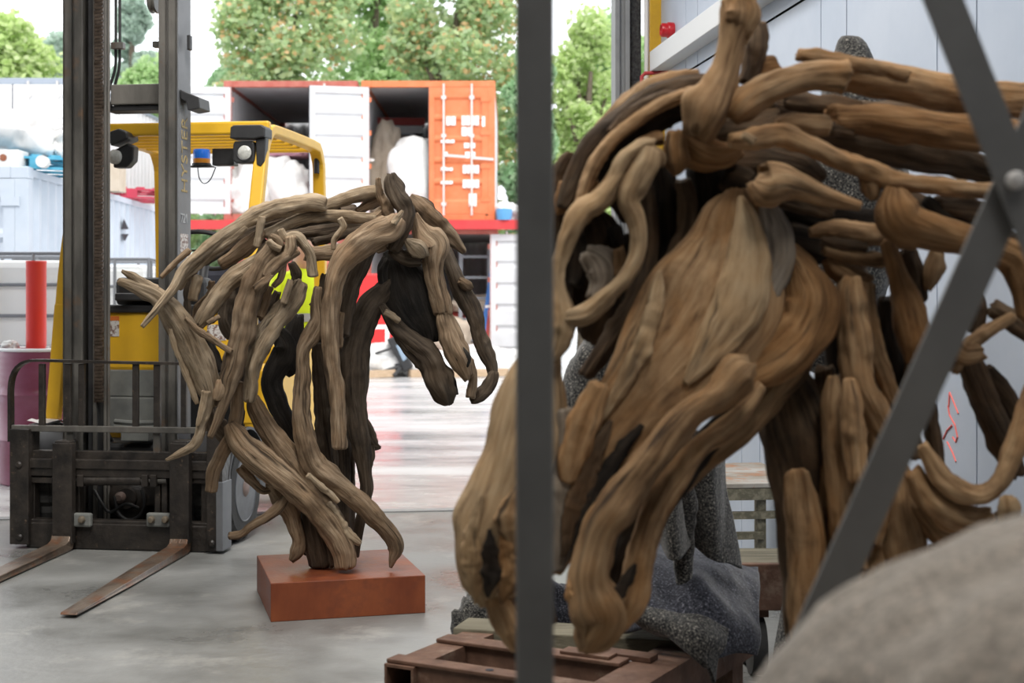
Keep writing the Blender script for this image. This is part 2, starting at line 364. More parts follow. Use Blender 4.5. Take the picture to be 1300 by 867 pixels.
dbox(ox(793), ox(799), -0.01, 0.02, 0, 3.9, 'track_lip', M['steel_grey'], g)
dbox(ox(799), ox(815), 0.03, 0.06, 0, 3.9, 'brush_seal', M['brush'], g, 0)
yc = struct(dbox(ox(823), ox(839)+0.01, -0.04, 0.12, 0, 3.9, 'trim_column', M['yellow_col']))
dbox(ox(825), ox(852), -0.13, -0.041, 0, 2.73, 'column_box', M['yellow_col'], yc)
pp = MB().tube([atdoor(ox(819), -0.03, 0.0), atdoor(ox(819), -0.03, 3.9)], 0.014, 10).build('drain_pipe', M['white_pipe'], smooth=True)
tag(pp, 'slim white pipe running up beside the yellow column', 'pipe')
def P2(px, py, al):  # on plane in front of column
    Y = 8.95+al; return P(px, py, Y)
rpz = MB().tube([P2(815, 112, -0.2), P2(815, 97, -0.2), P2(819, 93, -0.2), P2(835, 92.5, -0.2), P2(848, 91, -0.2), P2(852, 87, -0.2)], 0.012, 10).build('red_conduit', M['red_pipe'], smooth=True)
tag(rpz, 'thin red bent conduit around the yellow column by the doorway', 'conduit')
# red alarm sounder on the wall
sy, sz = walluv(855, 38.5)
sd = thing('alarm_sounder', 'small round red fire alarm sounder on the pale wall', 'alarm', wallpt(sy, sz, 0.0))
c = wallpt(sy, sz, 0.0)-sd.location
MB().lathe(c, WN, [(0.046, 0.0), (0.048, 0.01), (0.048, 0.035), (0.044, 0.04)], 28).build('mounting_base', M['red_gloss'], sd, smooth=True)
MB().lathe(c, WN, [(0.042, 0.04), (0.042, 0.07), (0.036, 0.078), (0.03, 0.078), (0.028, 0.07), (0.0, 0.068)], 28).build('horn', M['red_gloss'], sd, smooth=True)
# pink scribble on the wall
def scribble(pts):
    q = []
    for px, py in pts:
        Y, z = walluv(px, py); q.append(wallpt(Y, z, 0.0012))
    return q
sc = thing('wall_scribble', 'pink hand drawn marker lines on the pale wall panels', 'marking', scribble([(1208, 540)])[0])
for ln in ([(1206, 498), (1211, 510), (1217, 525)], [(1204, 515), (1206, 527), (1213, 540), (1216, 555), (1214, 561), (1210, 555)], [(1198, 557), (1203, 546), (1209, 540)], [(1203, 561), (1210, 575), (1214, 586)], [(1206, 498), (1205, 515)],
           [(1221, 222), (1226, 226), (1230, 224)], [(1218, 262), (1223, 258), (1226, 264), (1234, 262)]):
    wp(MB().tube(scribble(ln), 0.0035, 6).build('marker_stroke', M['pink_mark'], sc))
# ------------------------------------------------------------------ yard: shipping containers
M['cont_red'] = mat('faded_red_container', (0.36, 0.075, 0.055), 0.6, var=(0.45, 0.16, 0.12), scale=4, var2=(0.5, 0.36, 0.33), v2lo=0.6, v2hi=0.75)
M['cont_orange'] = mat('orange_container', (0.62, 0.16, 0.055), 0.55, var=(0.68, 0.21, 0.09), scale=3, var2=(0.55, 0.25, 0.14), v2lo=0.6, v2hi=0.8)
M['cont_white'] = mat('white_container', (0.78, 0.79, 0.80), 0.5, var=(0.85, 0.85, 0.86), scale=2)
M['cont_grey'] = mat('pale_grey_container', (0.46, 0.52, 0.60), 0.5, var=(0.54, 0.59, 0.66), scale=2)
M['cont_inside'] = mat('container_inner_paint', (0.62, 0.63, 0.64), 0.7, var=(0.55, 0.55, 0.56), scale=2)
M['cont_floor'] = mat('container_plywood', (0.22, 0.15, 0.09), 0.8, var=(0.3, 0.2, 0.13), scale=4)
M['rust_edge'] = mat('rusty_edge', (0.22, 0.07, 0.03), 0.85, var=(0.32, 0.13, 0.08), scale=8)
M['gasket'] = mat('door_gasket', (0.02, 0.02, 0.03), 0.7)
M['galv'] = mat('galvanised_bar', (0.68, 0.66, 0.64), 0.4, metal=0.3, var=(0.6, 0.56, 0.52), scale=6)
M['decal'] = mat('white_lettering', (0.85, 0.85, 0.83), 0.6)
M['cage_rim'] = mat('dark_container_rim', (0.30, 0.34, 0.40), 0.5)
CW, CL, CHT = 2.44, 6.06, 2.59
def corr(mb, fn, L, h0, h1, depth=0.036, pitch=0.28):
    """trapezoid corrugation along L; fn(u, w, z)"""
    prof = []; u = 0.0
    while u < L-1e-6:
        for du, dv in ((0.0, 0), (0.07, 0), (0.14, depth), (0.21, depth)):
            if u+du < L: prof.append((u+du, dv))
        u += pitch
    prof.append((L, 0)); vs = []
    for u, w in prof: vs += [fn(u, w, h0), fn(u, w, h1)]
    mb.poly(vs, [(2*i, 2*i+2, 2*i+3, 2*i+1) for i in range(len(prof)-1)])
def container(label, loc, rz, mo, mi, doors=(None, None), group='shipping containers in the yard', name='shipping_container', markings=False, mframe=None, far=True):
    """door end at local y=0 facing -y. doors: opening angle in degrees of the left and right leaf (0 = shut)"""
    r = thing(name, label, 'container', loc, rz, group); mf = mframe or mo
    for x in (0.0, CW-0.13):
        for y in (0.0, CL-0.13):
            box('corner_post', mf, r, x, x+0.13, y, y+0.13, 0.118, CHT-0.118, 0.006)
    for x in (-0.004, CW-0.170):
        for y in (-0.004, CL-0.174):
            for z in (0.0, CHT-0.118): box('corner_casting', mf, r, x, x+0.174, y, y+0.178, z, z+0.118, 0.01)
    box('door_header', mf, r, 0.17, CW-0.17, 0, 0.11, CHT-0.115, CHT-0.003, 0.004)
    box('door_sill', mf, r, 0.17, CW-0.17, 0, 0.11, 0.02, 0.15, 0.004)
    for x in (0.0, CW-0.08):
        box('top_rail', mf, r, x, x+0.08, 0.13, CL-0.13, CHT-0.09, CHT-0.02); box('bottom_rail', mf, r, x, x+0.08, 0.13, CL-0.13, 0.03, 0.17)
    a = MB(); corr(a, lambda u, w, z: (0.012+w, 0.13+u, z), CL-0.26, 0.10, CHT-0.04); a.build('side_panel', mi if doors != (0, 0) else mo, r)
    a = MB(); corr(a, lambda u, w, z: (CW-0.012-w, 0.13+u, z), CL-0.26, 0.10, CHT-0.04); a.build('side_panel', mi if doors != (0, 0) else mo, r)
    a = MB(); corr(a, lambda u, w, z: (0.13+u, CL-0.02-w, z), CW-0.26, 0.03, CHT-0.03); a.build('end_panel', mi if doors != (0, 0) else mo, r)
    box('roof_panel', mi, r, 0.02, CW-0.02, 0.11, CL-0.1, CHT-0.05, CHT-0.02)
    box('floor_panel', M['cont_floor'], r, 0.06, CW-0.06, 0.11, CL-0.1, 0.13, 0.17)
    lw = (CW-0.26)/2; dh0, dh1 = 0.155, CHT-0.12
    for side, ang in enumerate(doors):
        if ang is None: continue
        e = bpy.data.objects.new('door', None); link(e, r); e.location = (0.13 if side == 0 else CW-0.13, 0.03, 0); e.rotation_euler.z = math.radians(-ang if side == 0 else ang)
        sg = 1 if side == 0 else -1
        X = lambda a_: sg*a_
        # outer skin with horizontal pressings, inner lining with frame members
        zs = [dh0]; prof = [(dh0, 0.0)]
        nb = 5; bh = (dh1-dh0-0.36)/nb
        prof.append((dh0+0.18, 0.0))
        for k in range(nb):
            z = dh0+0.18+k*bh; prof += [(z+0.04, 0.0), (z+0.09, 0.035), (z+bh-0.05, 0.035), (z+bh, 0.0)]
        prof.append((dh1, 0.0))
        vs = []
        for z, w in prof: vs += [(X(0.11), -0.028+w, z), (X(lw-0.11), -0.028+w, z)]
        n = len(prof)
        MB().poly(vs, [(2*i, 2*i+1, 2*i+3, 2*i+2) for i in range(n-1)]).build('door_skin', mo, e)
        vs = []
        for z, w in prof: vs += [(X(0.11), -0.008+w, z), (X(lw-0.11), -0.008+w, z)]
        MB().poly(vs, [(2*i, 2*i+1, 2*i+3, 2*i+2) for i in range(n-1)]).build('door_lining', mi, e)
        for (a0_, a1_, z0, z1) in ((0, 0.11, dh0, dh1), (lw-0.11, lw-0.004, dh0, dh1), (0.11, lw-0.11, dh0, dh0+0.12), (0.11, lw-0.11, dh1-0.12, dh1)):
            fx = sorted((X(a0_), X(a1_)))
            box('door_frame', mo, e, fx[0], fx[1], -0.03, -0.001, z0, z1)
            box('door_frame', mi, e, fx[0], fx[1], -0.001, 0.028, z0, z1)
        gx = sorted((X(lw-0.012), X(lw-0.001))); box('door_gasket', M['gasket'], e, gx[0], gx[1], -0.034, 0.032, dh0, dh1)
        for k in range(4):
            z = dh0+0.22+k*0.61; hx = sorted((X(-0.05), X(0.13))); box('hinge', mf, e, hx[0], hx[1], -0.045, -0.030, z, z+0.09)
        for bx in (0.27, 0.74):
            lb = MB().tube([(X(lw*bx), -0.062, dh0-0.03), (X(lw*bx), -0.062, dh1+0.06)], 0.019, 8).build('locking_bar', M['galv'], e, smooth=True)
            for z in (0.3, 0.95, 1.55, 2.25): box('bar_keeper', M['galv'], e, X(lw*bx)-0.045, X(lw*bx)+0.045, -0.075, -0.031, z, z+0.06)
            MB().bar((X(lw*bx), -0.075, 1.15+0.1*bx), (X(lw*bx-0.4), -0.075, 1.12+0.1*bx), 0.02, 0.045).build('door_handle', M['galv'], e)
        if markings and side == 1:
            # rows of white lettering and data plates (too far off to read)
            for (fx0, fx1, fz0, fz1) in ((0.30, 0.47, 0.70, 0.77), (0.56, 0.86, 0.70, 0.775), (0.90, 0.96, 0.69, 0.77), (0.56, 0.76, 0.615, 0.685), (0.21, 0.45, 0.56, 0.585), (0.24, 0.34, 0.45, 0.49),
                                         (0.60, 0.80, 0.52, 0.56), (0.62, 0.80, 0.44, 0.49), (0.58, 0.86, 0.32, 0.385), (0.21, 0.42, 0.34, 0.365), (0.58, 0.86, 0.205, 0.27), (0.21, 0.42, 0.235, 0.26), (0.68, 0.82, 0.06, 0.16)):
                H = dh1-dh0; xx0 = -lw+lw*fx0; xx1 = -lw+lw*fx1
                yy = -0.034
                q = MB(); nn = max(1, int((xx1-xx0)/0.075)); hw = (xx1-xx0)/nn
                for t_ in range(nn): q.box(xx0+t_*hw, xx0+t_*hw+hw*0.86, yy, yy+0.0345, dh0+H*fz0, dh0+H*fz1)
                q.build('white_lettering', M['decal'], e)
    return r
YC = 26.0
cx = lambda px, Y=YC: (px-HX)*Y/F
zl = CHT+0.10
container('upper faded red container with open front and pale interior, left of the orange one', (cx(284), YC, zl), 0.0, M['cont_red'], M['cont_inside'], (172, None))
container('upper orange container with one white lined door swung open and one shut', (cx(459), YC, zl), 0.0, M['cont_orange'], M['cont_inside'], (168, 0), markings=True)
container('lower dark open container under the orange one', (cx(462), YC, 0), 0.0, M['cont_red'], M['cont_inside'], (None, 172))
container('lower red container under the faded red one, mostly hidden behind the forklift', (cx(286), YC, 0), 0.0, M['cont_red'], M['cont_inside'], (0, 0))
fb = MB().bar((cx(236), YC-0.10, CHT+0.05), (cx(700), YC-0.10, CHT+0.05), 0.16, 0.17).build('bright_red_beam', mat('bright_red_paint', (0.60, 0.035, 0.04), 0.5, var=(0.5, 0.05, 0.05), scale=3))
tag(fb, 'long bright red steel beam between the stacked containers', 'beam')
# pale grey container with its long side to the doorway, at left
cl_ = container('pale grey container at left with corrugated side and hazard mark', (-7.15, 13.75, 0), math.radians(2.2), M['cont_grey'], M['cont_grey'], (0, 0), markings=False)
container('tall white container behind the sacks at far left, upper of its stack', (cx(104, 25.0)-2*CW-0.12, 25.0, CHT), 0, M['cont_white'], M['cont_white'], (0, 0))
container('white container at far left, lower of its stack', (cx(104, 25.0)-2*CW-0.12, 25.0, 0), 0, M['cont_white'], M['cont_white'], (0, 0))
container('white container at far left with a dark top rim, upper, beside the mast', (cx(104, 25.0)-CW, 25.0, CHT), 0, M['cont_white'], M['cont_white'], (0, 0), mframe=M['cage_rim'])
container('white container at far left, lower, beside the mast', (cx(104, 25.0)-CW, 25.0, 0), 0, M['cont_white'], M['cont_white'], (0, 0))
# hazard diamond on the grey container
def gside(u, z, off=0.004):
    c_, s_ = math.cos(math.radians(2.2)), math.sin(math.radians(2.2)); x = CW+off; return Vector((-7.15+x*c_-u*s_, 13.75+x*s_+u*c_, z))
hd = MB()
def gpx(px, py):
    # ray to the side plane
    c_, s_ = math.cos(math.radians(2.2)), math.sin(math.radians(2.2)); X0 = -7.15+CW*c_; Y0_ = 13.75+CW*s_
    k = (px-HX)/F; u = (X0-k*Y0_)/(k*c_+s_); Y = Y0_+u*c_; return u, CH-(py-HY)*Y/F
for (t_, l_, r_) in (((157, 278), (153.5, 291), (163, 291)), ((158, 306), (154, 297), (163, 297))):
    q = [gside(*gpx(*p), 0.006) for p in (t_, l_, r_)]; q2 = [v+Vector((-0.004, 0, 0)) for v in q]
    hd.poly(q+q2, [(0,1,2),(5,4,3),(0,3,4,1),(1,4,5,2),(2,5,3,0)])
o = hd.build('hazard_mark', M['gasket'], cl_); wp(o)
# ------------------------------------------------------------------ forklift
M['fl_steel'] = mat('worn_black_steel', (0.012, 0.010, 0.009), 0.45, metal=0.0, var=(0.042, 0.034, 0.028), scale=9, spec=0.5, var2=(0.16, 0.11, 0.075), v2scale=26, v2lo=0.62, v2hi=0.72, bump=0.25, bscale=30)
M['fl_mast'] = mat('greasy_mast_steel', (0.055, 0.052, 0.047), 0.42, var=(0.15, 0.14, 0.125), scale=5, stretch=(1, 1, 0.35), spec=0.6, var2=(0.11, 0.07, 0.045), v2scale=5, v2lo=0.58, v2hi=0.68, bump=0.1, bscale=30)
M['fl_mastside'] = mat('mast_side_paint', (0.13, 0.135, 0.145), 0.5, var=(0.17, 0.175, 0.185), scale=4)
M['fl_fork'] = mat('worn_fork_steel', (0.085, 0.06, 0.045), 0.38, metal=0.35, var=(0.22, 0.17, 0.13), scale=6, stretch=(2, 0.6, 1), var2=(0.20, 0.085, 0.04), v2scale=7, v2lo=0.5, v2hi=0.66, bump=0.15, bscale=40)
M['fl_yellow'] = mat('truck_yellow', (0.78, 0.45, 0.02), 0.45, var=(0.70, 0.40, 0.025), scale=5, var2=(0.12, 0.09, 0.05), v2scale=22, v2lo=0.68, v2hi=0.74, spec=0.5)
M['fl_dark'] = mat('dark_plastic', (0.022, 0.022, 0.024), 0.5, var=(0.035, 0.035, 0.036), scale=8)
M['fl_grey'] = mat('dusty_grey_panel', (0.14, 0.145, 0.14), 0.6, var=(0.20, 0.205, 0.19), scale=9, bump=0.1)
M['tyre'] = mat('tyre_rubber', (0.03, 0.03, 0.03), 0.8, var=(0.055, 0.053, 0.05), scale=12, bump=0.2)
M['rim'] = mat('grey_rim', (0.10, 0.105, 0.115), 0.45, var=(0.06, 0.06, 0.065), scale=10)
M['hub'] = mat('rusty_hub', (0.28, 0.19, 0.16), 0.7, var=(0.2, 0.16, 0.14), scale=20)
M['chrome'] = mat('lamp_reflector', (0.75, 0.75, 0.74), 0.18, metal=0.9)
M['lens'] = mat('lamp_glass', (0.62, 0.62, 0.58), 0.12, var=(0.45, 0.45, 0.42), scale=40, bump=0.3)
M['blue'] = mat('blue_beacon_lens', (0.02, 0.16, 0.72), 0.2, spec=0.6)
M['amber'] = mat('amber_base', (0.55, 0.22, 0.02), 0.4)
M['brass'] = mat('worn_bolt', (0.24, 0.20, 0.15), 0.5, metal=0.5)
M['paper'] = mat('white_sheet', (0.72, 0.72, 0.72), 0.8, var=(0.62, 0.6, 0.6), scale=5)
M['ochre'] = mat('worn_ochre_letter', (0.50, 0.38, 0.16), 0.7, var=(0.25, 0.2, 0.12), scale=40)
M['chalk'] = mat('chalk_grey', (0.42, 0.44, 0.46), 0.8)
M['sticker'] = mat('printed_sticker', (0.62, 0.6, 0.58), 0.6, var=(0.2, 0.12, 0.1), scale=60, lo=0.48, hi=0.56)
M['orange_st'] = mat('orange_sticker', (0.6, 0.16, 0.03), 0.6)
FO = Vector((-2.054, 7.37, 0)); FT = math.radians(8)
fu = Vector((math.cos(FT), -math.sin(FT), 0)); fv = Vector((math.sin(FT), math.cos(FT), 0))
FK = thing('forklift_truck', 'yellow counterbalance forklift with dark worn mast facing the camera', 'forklift', FO, -FT)
def LL(px, py, yl):
    k = (px-HX)/F; t = (yl+FO.dot(fv))/(k*fv.x+fv.y); w = Vector((t*k, t, 0))-FO
    return Vector((w.dot(fu), yl, CH-(py-HY)*t/F))
def fbox(name, m, xa, xb, ya, yb, y0, y1, bevel=0.004, parent=None):
    a = LL(xa, yb, y0); b = LL(xb, ya, y0)
    return box(name, m, parent or FK, a.x, b.x, y0, y1, a.z, b.z, bevel)
# carriage
fbox('carriage_side_plate', M['fl_steel'], 12, 36, 545, 691, -0.03, 0.10)
fbox('carriage_side_plate', M['fl_steel'], 262, 282, 545, 700, -0.03, 0.10)
fbox('side_face_sheen', M['fl_mastside'], 274, 282.6, 612, 700, -0.034, 0.105)  # pale box painting the white reflection on the plate's side face
fbox('lower_fork_bar', M['fl_steel'], 33, 264, 668, 695, 0.0, 0.06, 0.006)
fbox('lower_bar_lip', M['fl_steel'], 33, 264, 664, 669, 0.005, 0.075)
fbox('upper_fork_bar', M['fl_steel'], 33, 264, 586, 594, -0.01, 0.06)
fbox('upper_fork_bar', M['fl_steel'], 33, 264, 596, 604, 0.0, 0.06)
fbox('upper_fork_bar', M['fl_steel'], 33, 264, 575, 583, 0.02, 0.07)
for (a, b, c_, d) in ((36, 44, 602, 668), (255, 263, 602, 668), (94, 101, 604, 666), (196, 203, 604, 666), (205, 212, 604, 666)):
    fbox('carriage_web', M['fl_steel'], a, b, c_, d, 0.03, 0.09)
fbox('gusset', M['fl_steel'], 36, 66, 606, 613, 0.01, 0.05); fbox('gusset', M['fl_steel'], 240, 262, 607, 614, 0.01, 0.05)
a = LL(92, 610, 0.02); b = LL(212, 610, 0.02)
MB().tube([a, b], 0.017, 14).build('side_shift_rod', M['fl_mast'], FK, smooth=True)
a = LL(101, 610, 0.02); b = LL(180, 610, 0.02)
MB().tube([a, b], 0.026, 16).build('side_shift_cylinder', M['fl_steel'], FK, smooth=True)
for px in (101, 183, 194): fbox('cylinder_clamp', M['fl_steel'], px-4, px+4, 603, 618, -0.015, 0.05)
for (xa, xb) in ((92, 115), (185, 215)):
    cl = fbox('fork_clamp', M['fl_grey'], xa, xb, 652, 669, -0.035, 0.0, 0.01)
    for px in ([104] if xa == 92 else [192.5, 210]):
        c_ = LL(px, 659.5, -0.036); MB().lathe(c_, (0, -1, 0), [(0.019, 0), (0.019, 0.008), (0.014, 0.02), (0.008, 0.022), (0, 0.022)], 16).build('bolt', M['brass'], cl, smooth=True)
for px, py in ((24, 590), (25, 682), (269, 690), (269, 610)):
    c_ = LL(px, py, -0.031); MB().lathe(c_, (0, -1, 0), [(0.018, 0), (0.018, 0.006), (0.01, 0.014), (0, 0.014)], 14).build('bolt', M['fl_steel'], FK, smooth=True)
# axle housing and pump behind the carriage
c_ = LL(163, 632, 0.30)
ah = MB().lathe(c_, (0.1, -1, 0.05), [(0.115, -0.2), (0.115, 0.0), (0.10, 0.02), (0.06, 0.03), (0.055, 0.05), (0, 0.05)], 28).build('axle_housing', M['fl_steel'], FK, smooth=True)
MB().lathe(c_+Vector((-0.02, -0.05, 0.01)), (0, -1, 0), [(0.03, 0), (0.03, 0.02), (0.016, 0.035), (0, 0.035)], 16).build('rusty_cap', M['hub'], FK, smooth=True)
pts = [LL(145, 630, 0.22), LL(150, 650, 0.2), LL(162, 660, 0.2), LL(176, 655, 0.2), LL(183, 640, 0.2), LL(180, 622, 0.22)]
MB().tube([Vector(q) for q in catmull([tuple(p) for p in pts], 30)], 0.009, 8).build('hydraulic_hose', M['fl_dark'], FK, smooth=True)
pts = [LL(120, 622, 0.22), LL(130, 640, 0.2), LL(140, 650, 0.2), LL(160, 640, 0.2), LL(176, 645, 0.22)]
MB().tube([Vector(q) for q in catmull([tuple(p) for p in pts], 30)], 0.009, 8).build('hydraulic_hose', M['fl_dark'], FK, smooth=True)
fbox('front_axle', M['fl_dark'], 30, 270, 612, 672, 0.42, 0.62, 0.03)
# forks: upright with heel and tapered blade, slightly toed
def fork(xa, xb, ytop, ybot, tipdx):
    t0 = LL(xa, ytop, -0.055); b0 = LL(xb, ybot, -0.055); x0, x1 = t0.x, b0.x; th = 0.045
    zt = t0.z; n = 14; mb = MB(); zf = 0.045
    # L profile in local (y,z): upright down to heel, then blade forward (negative y)
    out = [(-0.01, zt), (-0.055, zt), (-0.055, zf+0.045), (-0.075, zf+0.012), (-0.11, zf), (-0.5, zf-0.006), (-1.50, zf-0.022), (-1.515, zf-0.03), (-1.50, zf-0.034), (-0.9, 0.006), (-0.06, 0.002), (-0.025, 0.012), (-0.01, 0.05)]
    vs = []; N_ = len(out)
    for s_ in (0, 1):
        for (y, z) in out:
            f = max(0.0, (-y-0.11)/1.4); nar = max(0, f-0.7)*0.04
            xx = (x0+nar if s_ == 0 else x1-nar)+tipdx*f; vs.append((xx, y, z))
    fs = [tuple(range(N_)), tuple(reversed(range(N_, 2*N_)))]+[(i, (i+1) % N_, (i+1) % N_+N_, i+N_) for i in range(N_)]
    fo = mb.poly(vs, fs).build('fork', M['fl_fork'], FK, bevel=0.004)
    return fo
fork(66, 90, 563, 706, 0.09); fork(216, 239, 566, 708, 0.09)
for xa, xb in ((66, 91), (215, 239.5)):
    fbox('fork_shank_face', M['fl_steel'], xa, xb, 563, 690, -0.062, -0.012, 0.004)
    fbox('fork_hook', M['fl_steel'], xa+3, xb-3, 560, 578, -0.05, 0.06, 0.006)
# load backrest
def pt3(px, py, yl=0.02): return LL(px, py, yl)
top = [pt3(14, 560), pt3(14, 520), pt3(14, 492), pt3(17, 476), pt3(24, 465), pt3(34, 459), pt3(48, 457.5), pt3(90, 458.5), pt3(150, 460), pt3(225, 461.5), pt3(247, 463), pt3(258, 468), pt3(265, 478), pt3(268, 495), pt3(269, 530), pt3(269, 560)]
lb = MB(); TT = [Vector(q) for q in catmull([tuple(p) for p in top], 60)]
for i in range(len(TT)-1): lb.bar(TT[i]-(TT[i+1]-TT[i])*0.05, TT[i+1]+(TT[i+1]-TT[i])*0.05, 0.014, 0.05, up=(0, 1, 0))
lb.build('backrest_hoop', M['fl_steel'], FK)
fbox('backrest_rail', M['fl_mast'], 14, 270, 543, 547.5, 0.0, 0.022)
for (xa, xb) in ((48.5, 56), (81, 89), (99, 106.5), (167.5, 175), (194.5, 203), (229, 236)):
    fbox('backrest_bar', M['fl_steel'], xa, xb, 462, 546, 0.005, 0.03)
for (xa, xb) in ((84, 93), (194, 203)):
    fbox('backrest_post', M['fl_mast'], xa, xb, 546, 578, 0.02, 0.05)
# mast channels
zt = 3.45; zb = 0.10
def channel(name, xa, xb, yl0, yl1, open_right, m, z0=zb, z1=zt):
    a = LL(xa, 400, yl0).x; b = LL(xb, 400, yl0).x; w = 0.016
    mb = MB(); mb.box(a, b, yl0, yl0+w, z0, z1).box(a, b, yl1-w, yl1, z0, z1)
    if open_right: mb.box(a, a+w, yl0, yl1, z0, z1)
    else: mb.box(b-w, b, yl0, yl1, z0, z1)
    return mb.build(name, m, FK, bevel=0.003)
channel('outer_mast_rail', 79.5, 91, 0.19, 0.37, True, M['fl_mast']); channel('inner_mast_rail', 91.5, 104.5, 0.17, 0.33, True, M['fl_mast'])
channel('inner_mast_rail', 201, 212.5, 0.17, 0.33, False, M['fl_mast']); channel('outer_mast_rail', 213, 225, 0.19, 0.37, False, M['fl_mast'])
a = LL(225, 300, 0.19).x; sp = box('mast_side_plate', M['fl_mastside'], FK, a, a+0.006, 0.19, 0.37, 0.3, zt)
box('channel_shade_box', M['fl_dark'], FK, LL(105, 300, 0.17).x, LL(118, 300, 0.17).x, 0.24, 0.36, zb, zt)  # dark box standing in for shade inside the open channel
box('inner_rail_edge', M['fl_mast'], FK, LL(116, 300, 0.2).x, LL(119.5, 300, 0.2).x, 0.22, 0.30, zb, zt)
# cross members
mc = fbox('mast_cross_member', M['fl_mast'], 140, 203, 106, 133, 0.30, 0.42, 0.006)
fbox('mast_cross_member', M['fl_dark'], 133, 203, 133, 141, 0.32, 0.46)  # dark strip painting the shaded underside of the cross member
fbox('mast_cross_member', M['fl_steel'], 106, 203, 612, 640, 0.30, 0.40)
fbox('mast_cross_member', M['fl_steel'], 106, 203, -60, -30, 0.30, 0.40)
g1 = LL(228, 116, 0.2); pr = [(230, 114), (238, 118), (254, 124), (255.5, 138), (240, 140.5), (238, 130), (231, 126)]
MB().prism([(LL(x, y, 0.22).x, LL(x, y, 0.22).z) for x, y in pr], 0.20, 0.36, lambda u, v, w: (u, w, v)).build('tilt_bracket', M['fl_dark'], FK, bevel=0.004)
fbox('cable_clip', M['fl_dark'], 237, 241, 44, 63, 0.25, 0.29); fbox('hose_guide', M['fl_mast'], 140, 156, 53, 62, 0.36, 0.40); fbox('hose_guide', M['fl_mast'], 193, 201, 52, 60, 0.30, 0.34)
# lift cylinder tubes and hoses
for px, r in ((133.5, 0.010), (138, 0.008)):
    x = LL(px, 300, 0.28).x; MB().tube([(x, 0.28, zb), (x, 0.28, zt)], r, 10).build('lift_cylinder_rod', M['fl_mast'], FK, smooth=True)
for off, bend in ((0, 6), (5, 4)):
    pts = [LL(147+off, -20, 0.40), LL(147+off, 30, 0.40), LL(147+off, 65, 0.40), LL(146+off, 88, 0.41), LL(139+off*1.2, 112, 0.42), LL(136+off, 135, 0.43)]
    MB().tube([Vector(q) for q in catmull([tuple(p) for p in pts], 24)], 0.0085, 8).build('hydraulic_hose', M['fl_dark'], FK, smooth=True)
c_ = LL(196, 2, 0.30); MB().lathe(c_, (1, 0, 0.0), [(0.02, -0.02), (0.06, -0.02), (0.065, -0.012), (0.05, -0.005), (0.05, 0.005), (0.065, 0.012), (0.06, 0.02), (0.02, 0.02)], 28).build('chain_pulley', M['fl_mast'], FK, smooth=True)
# leaf chain: alternating link plates
ch = MB(); x0 = LL(120, 300, 0.22).x; x1 = LL(131, 300, 0.22).x; z = 0.75; pitch = 0.0195; k = 0
while z < zt:
    n_ = 5; w = (x1-x0)/(2*n_)
    for q in range(n_):
        xs_ = x0+(2*q+(k % 2))*w; ch.box(xs_, xs_+w*0.9, 0.213, 0.229, z, z+pitch*1.55)
    ch.tube([(x0-0.002, 0.221, z+pitch*0.4), (x1+0.002, 0.221, z+pitch*0.4)], 0.005, 6)
    z += pitch; k += 1
tag(ch.build('lift_chain', mat('oiled_chain', (0.05, 0.035, 0.025), 0.4, metal=0.4, var=(0.12, 0.09, 0.07), scale=30), FK), kind='stuff')
# maker's lettering and marks on the mast side
def text(s, size, m, parent, name, loc, rot, ext=0.001, font_scale=1.0):
    cu = bpy.data.curves.new(name, 'FONT'); cu.body = s; cu.size = size; cu.extrude = ext; cu.align_x = 'LEFT'; cu.align_y = 'CENTER'
    t = bpy.data.objects.new(name, cu); COL.objects.link(t); dg = bpy.context.evaluated_depsgraph_get()
    me = bpy.data.meshes.new_from_object(t.evaluated_get(dg)); bpy.data.objects.remove(t); me.materials.clear(); me.materials.append(m)
    o = bpy.data.objects.new(name, me); link(o, parent); o.location = loc; o.rotation_euler = rot; return o
za = LL(231, 246, 0.28).z
RX = Matrix(((0, 0, 1), (0, 1, 0), (1, 0, 0)))   # text x -> up, y -> local -y... built below
def side_text(s, size, m, z, y, sx=1.0):
    o = text(s, size, m, FK, 'side_lettering', (a+0.0075, y, z), (0, 0, 0))
    o.rotation_euler = Matrix(((0, 0, 1), (0, -1, 0), (1, 0, 0))).to_euler() if False else Matrix(((0, 0, 1), (-1, 0, 0), (0, -1, 0))).to_euler()
    # text x axis -> +z, text y axis -> -y, normal -> +x
    o.rotation_euler = Matrix(((0, 0, 1), (0, -1, 0), (1, 0, 0))).to_3x3().to_euler(); o.scale = (sx, 1, 1); return o
side_text('HYSTER', 0.12, M['ochre'], za, 0.28, 0.98)
o = text('721', 0.07, M['chalk'], FK, 'side_number', (a+0.0075, 0.22, LL(231, 278, 0.28).z), (math.pi/2, 0, math.pi/2))
box('data_sticker', M['sticker'], FK, a+0.006, a+0.0075, 0.22, 0.33, LL(231, 327, 0.28).z, LL(231, 297, 0.28).z)
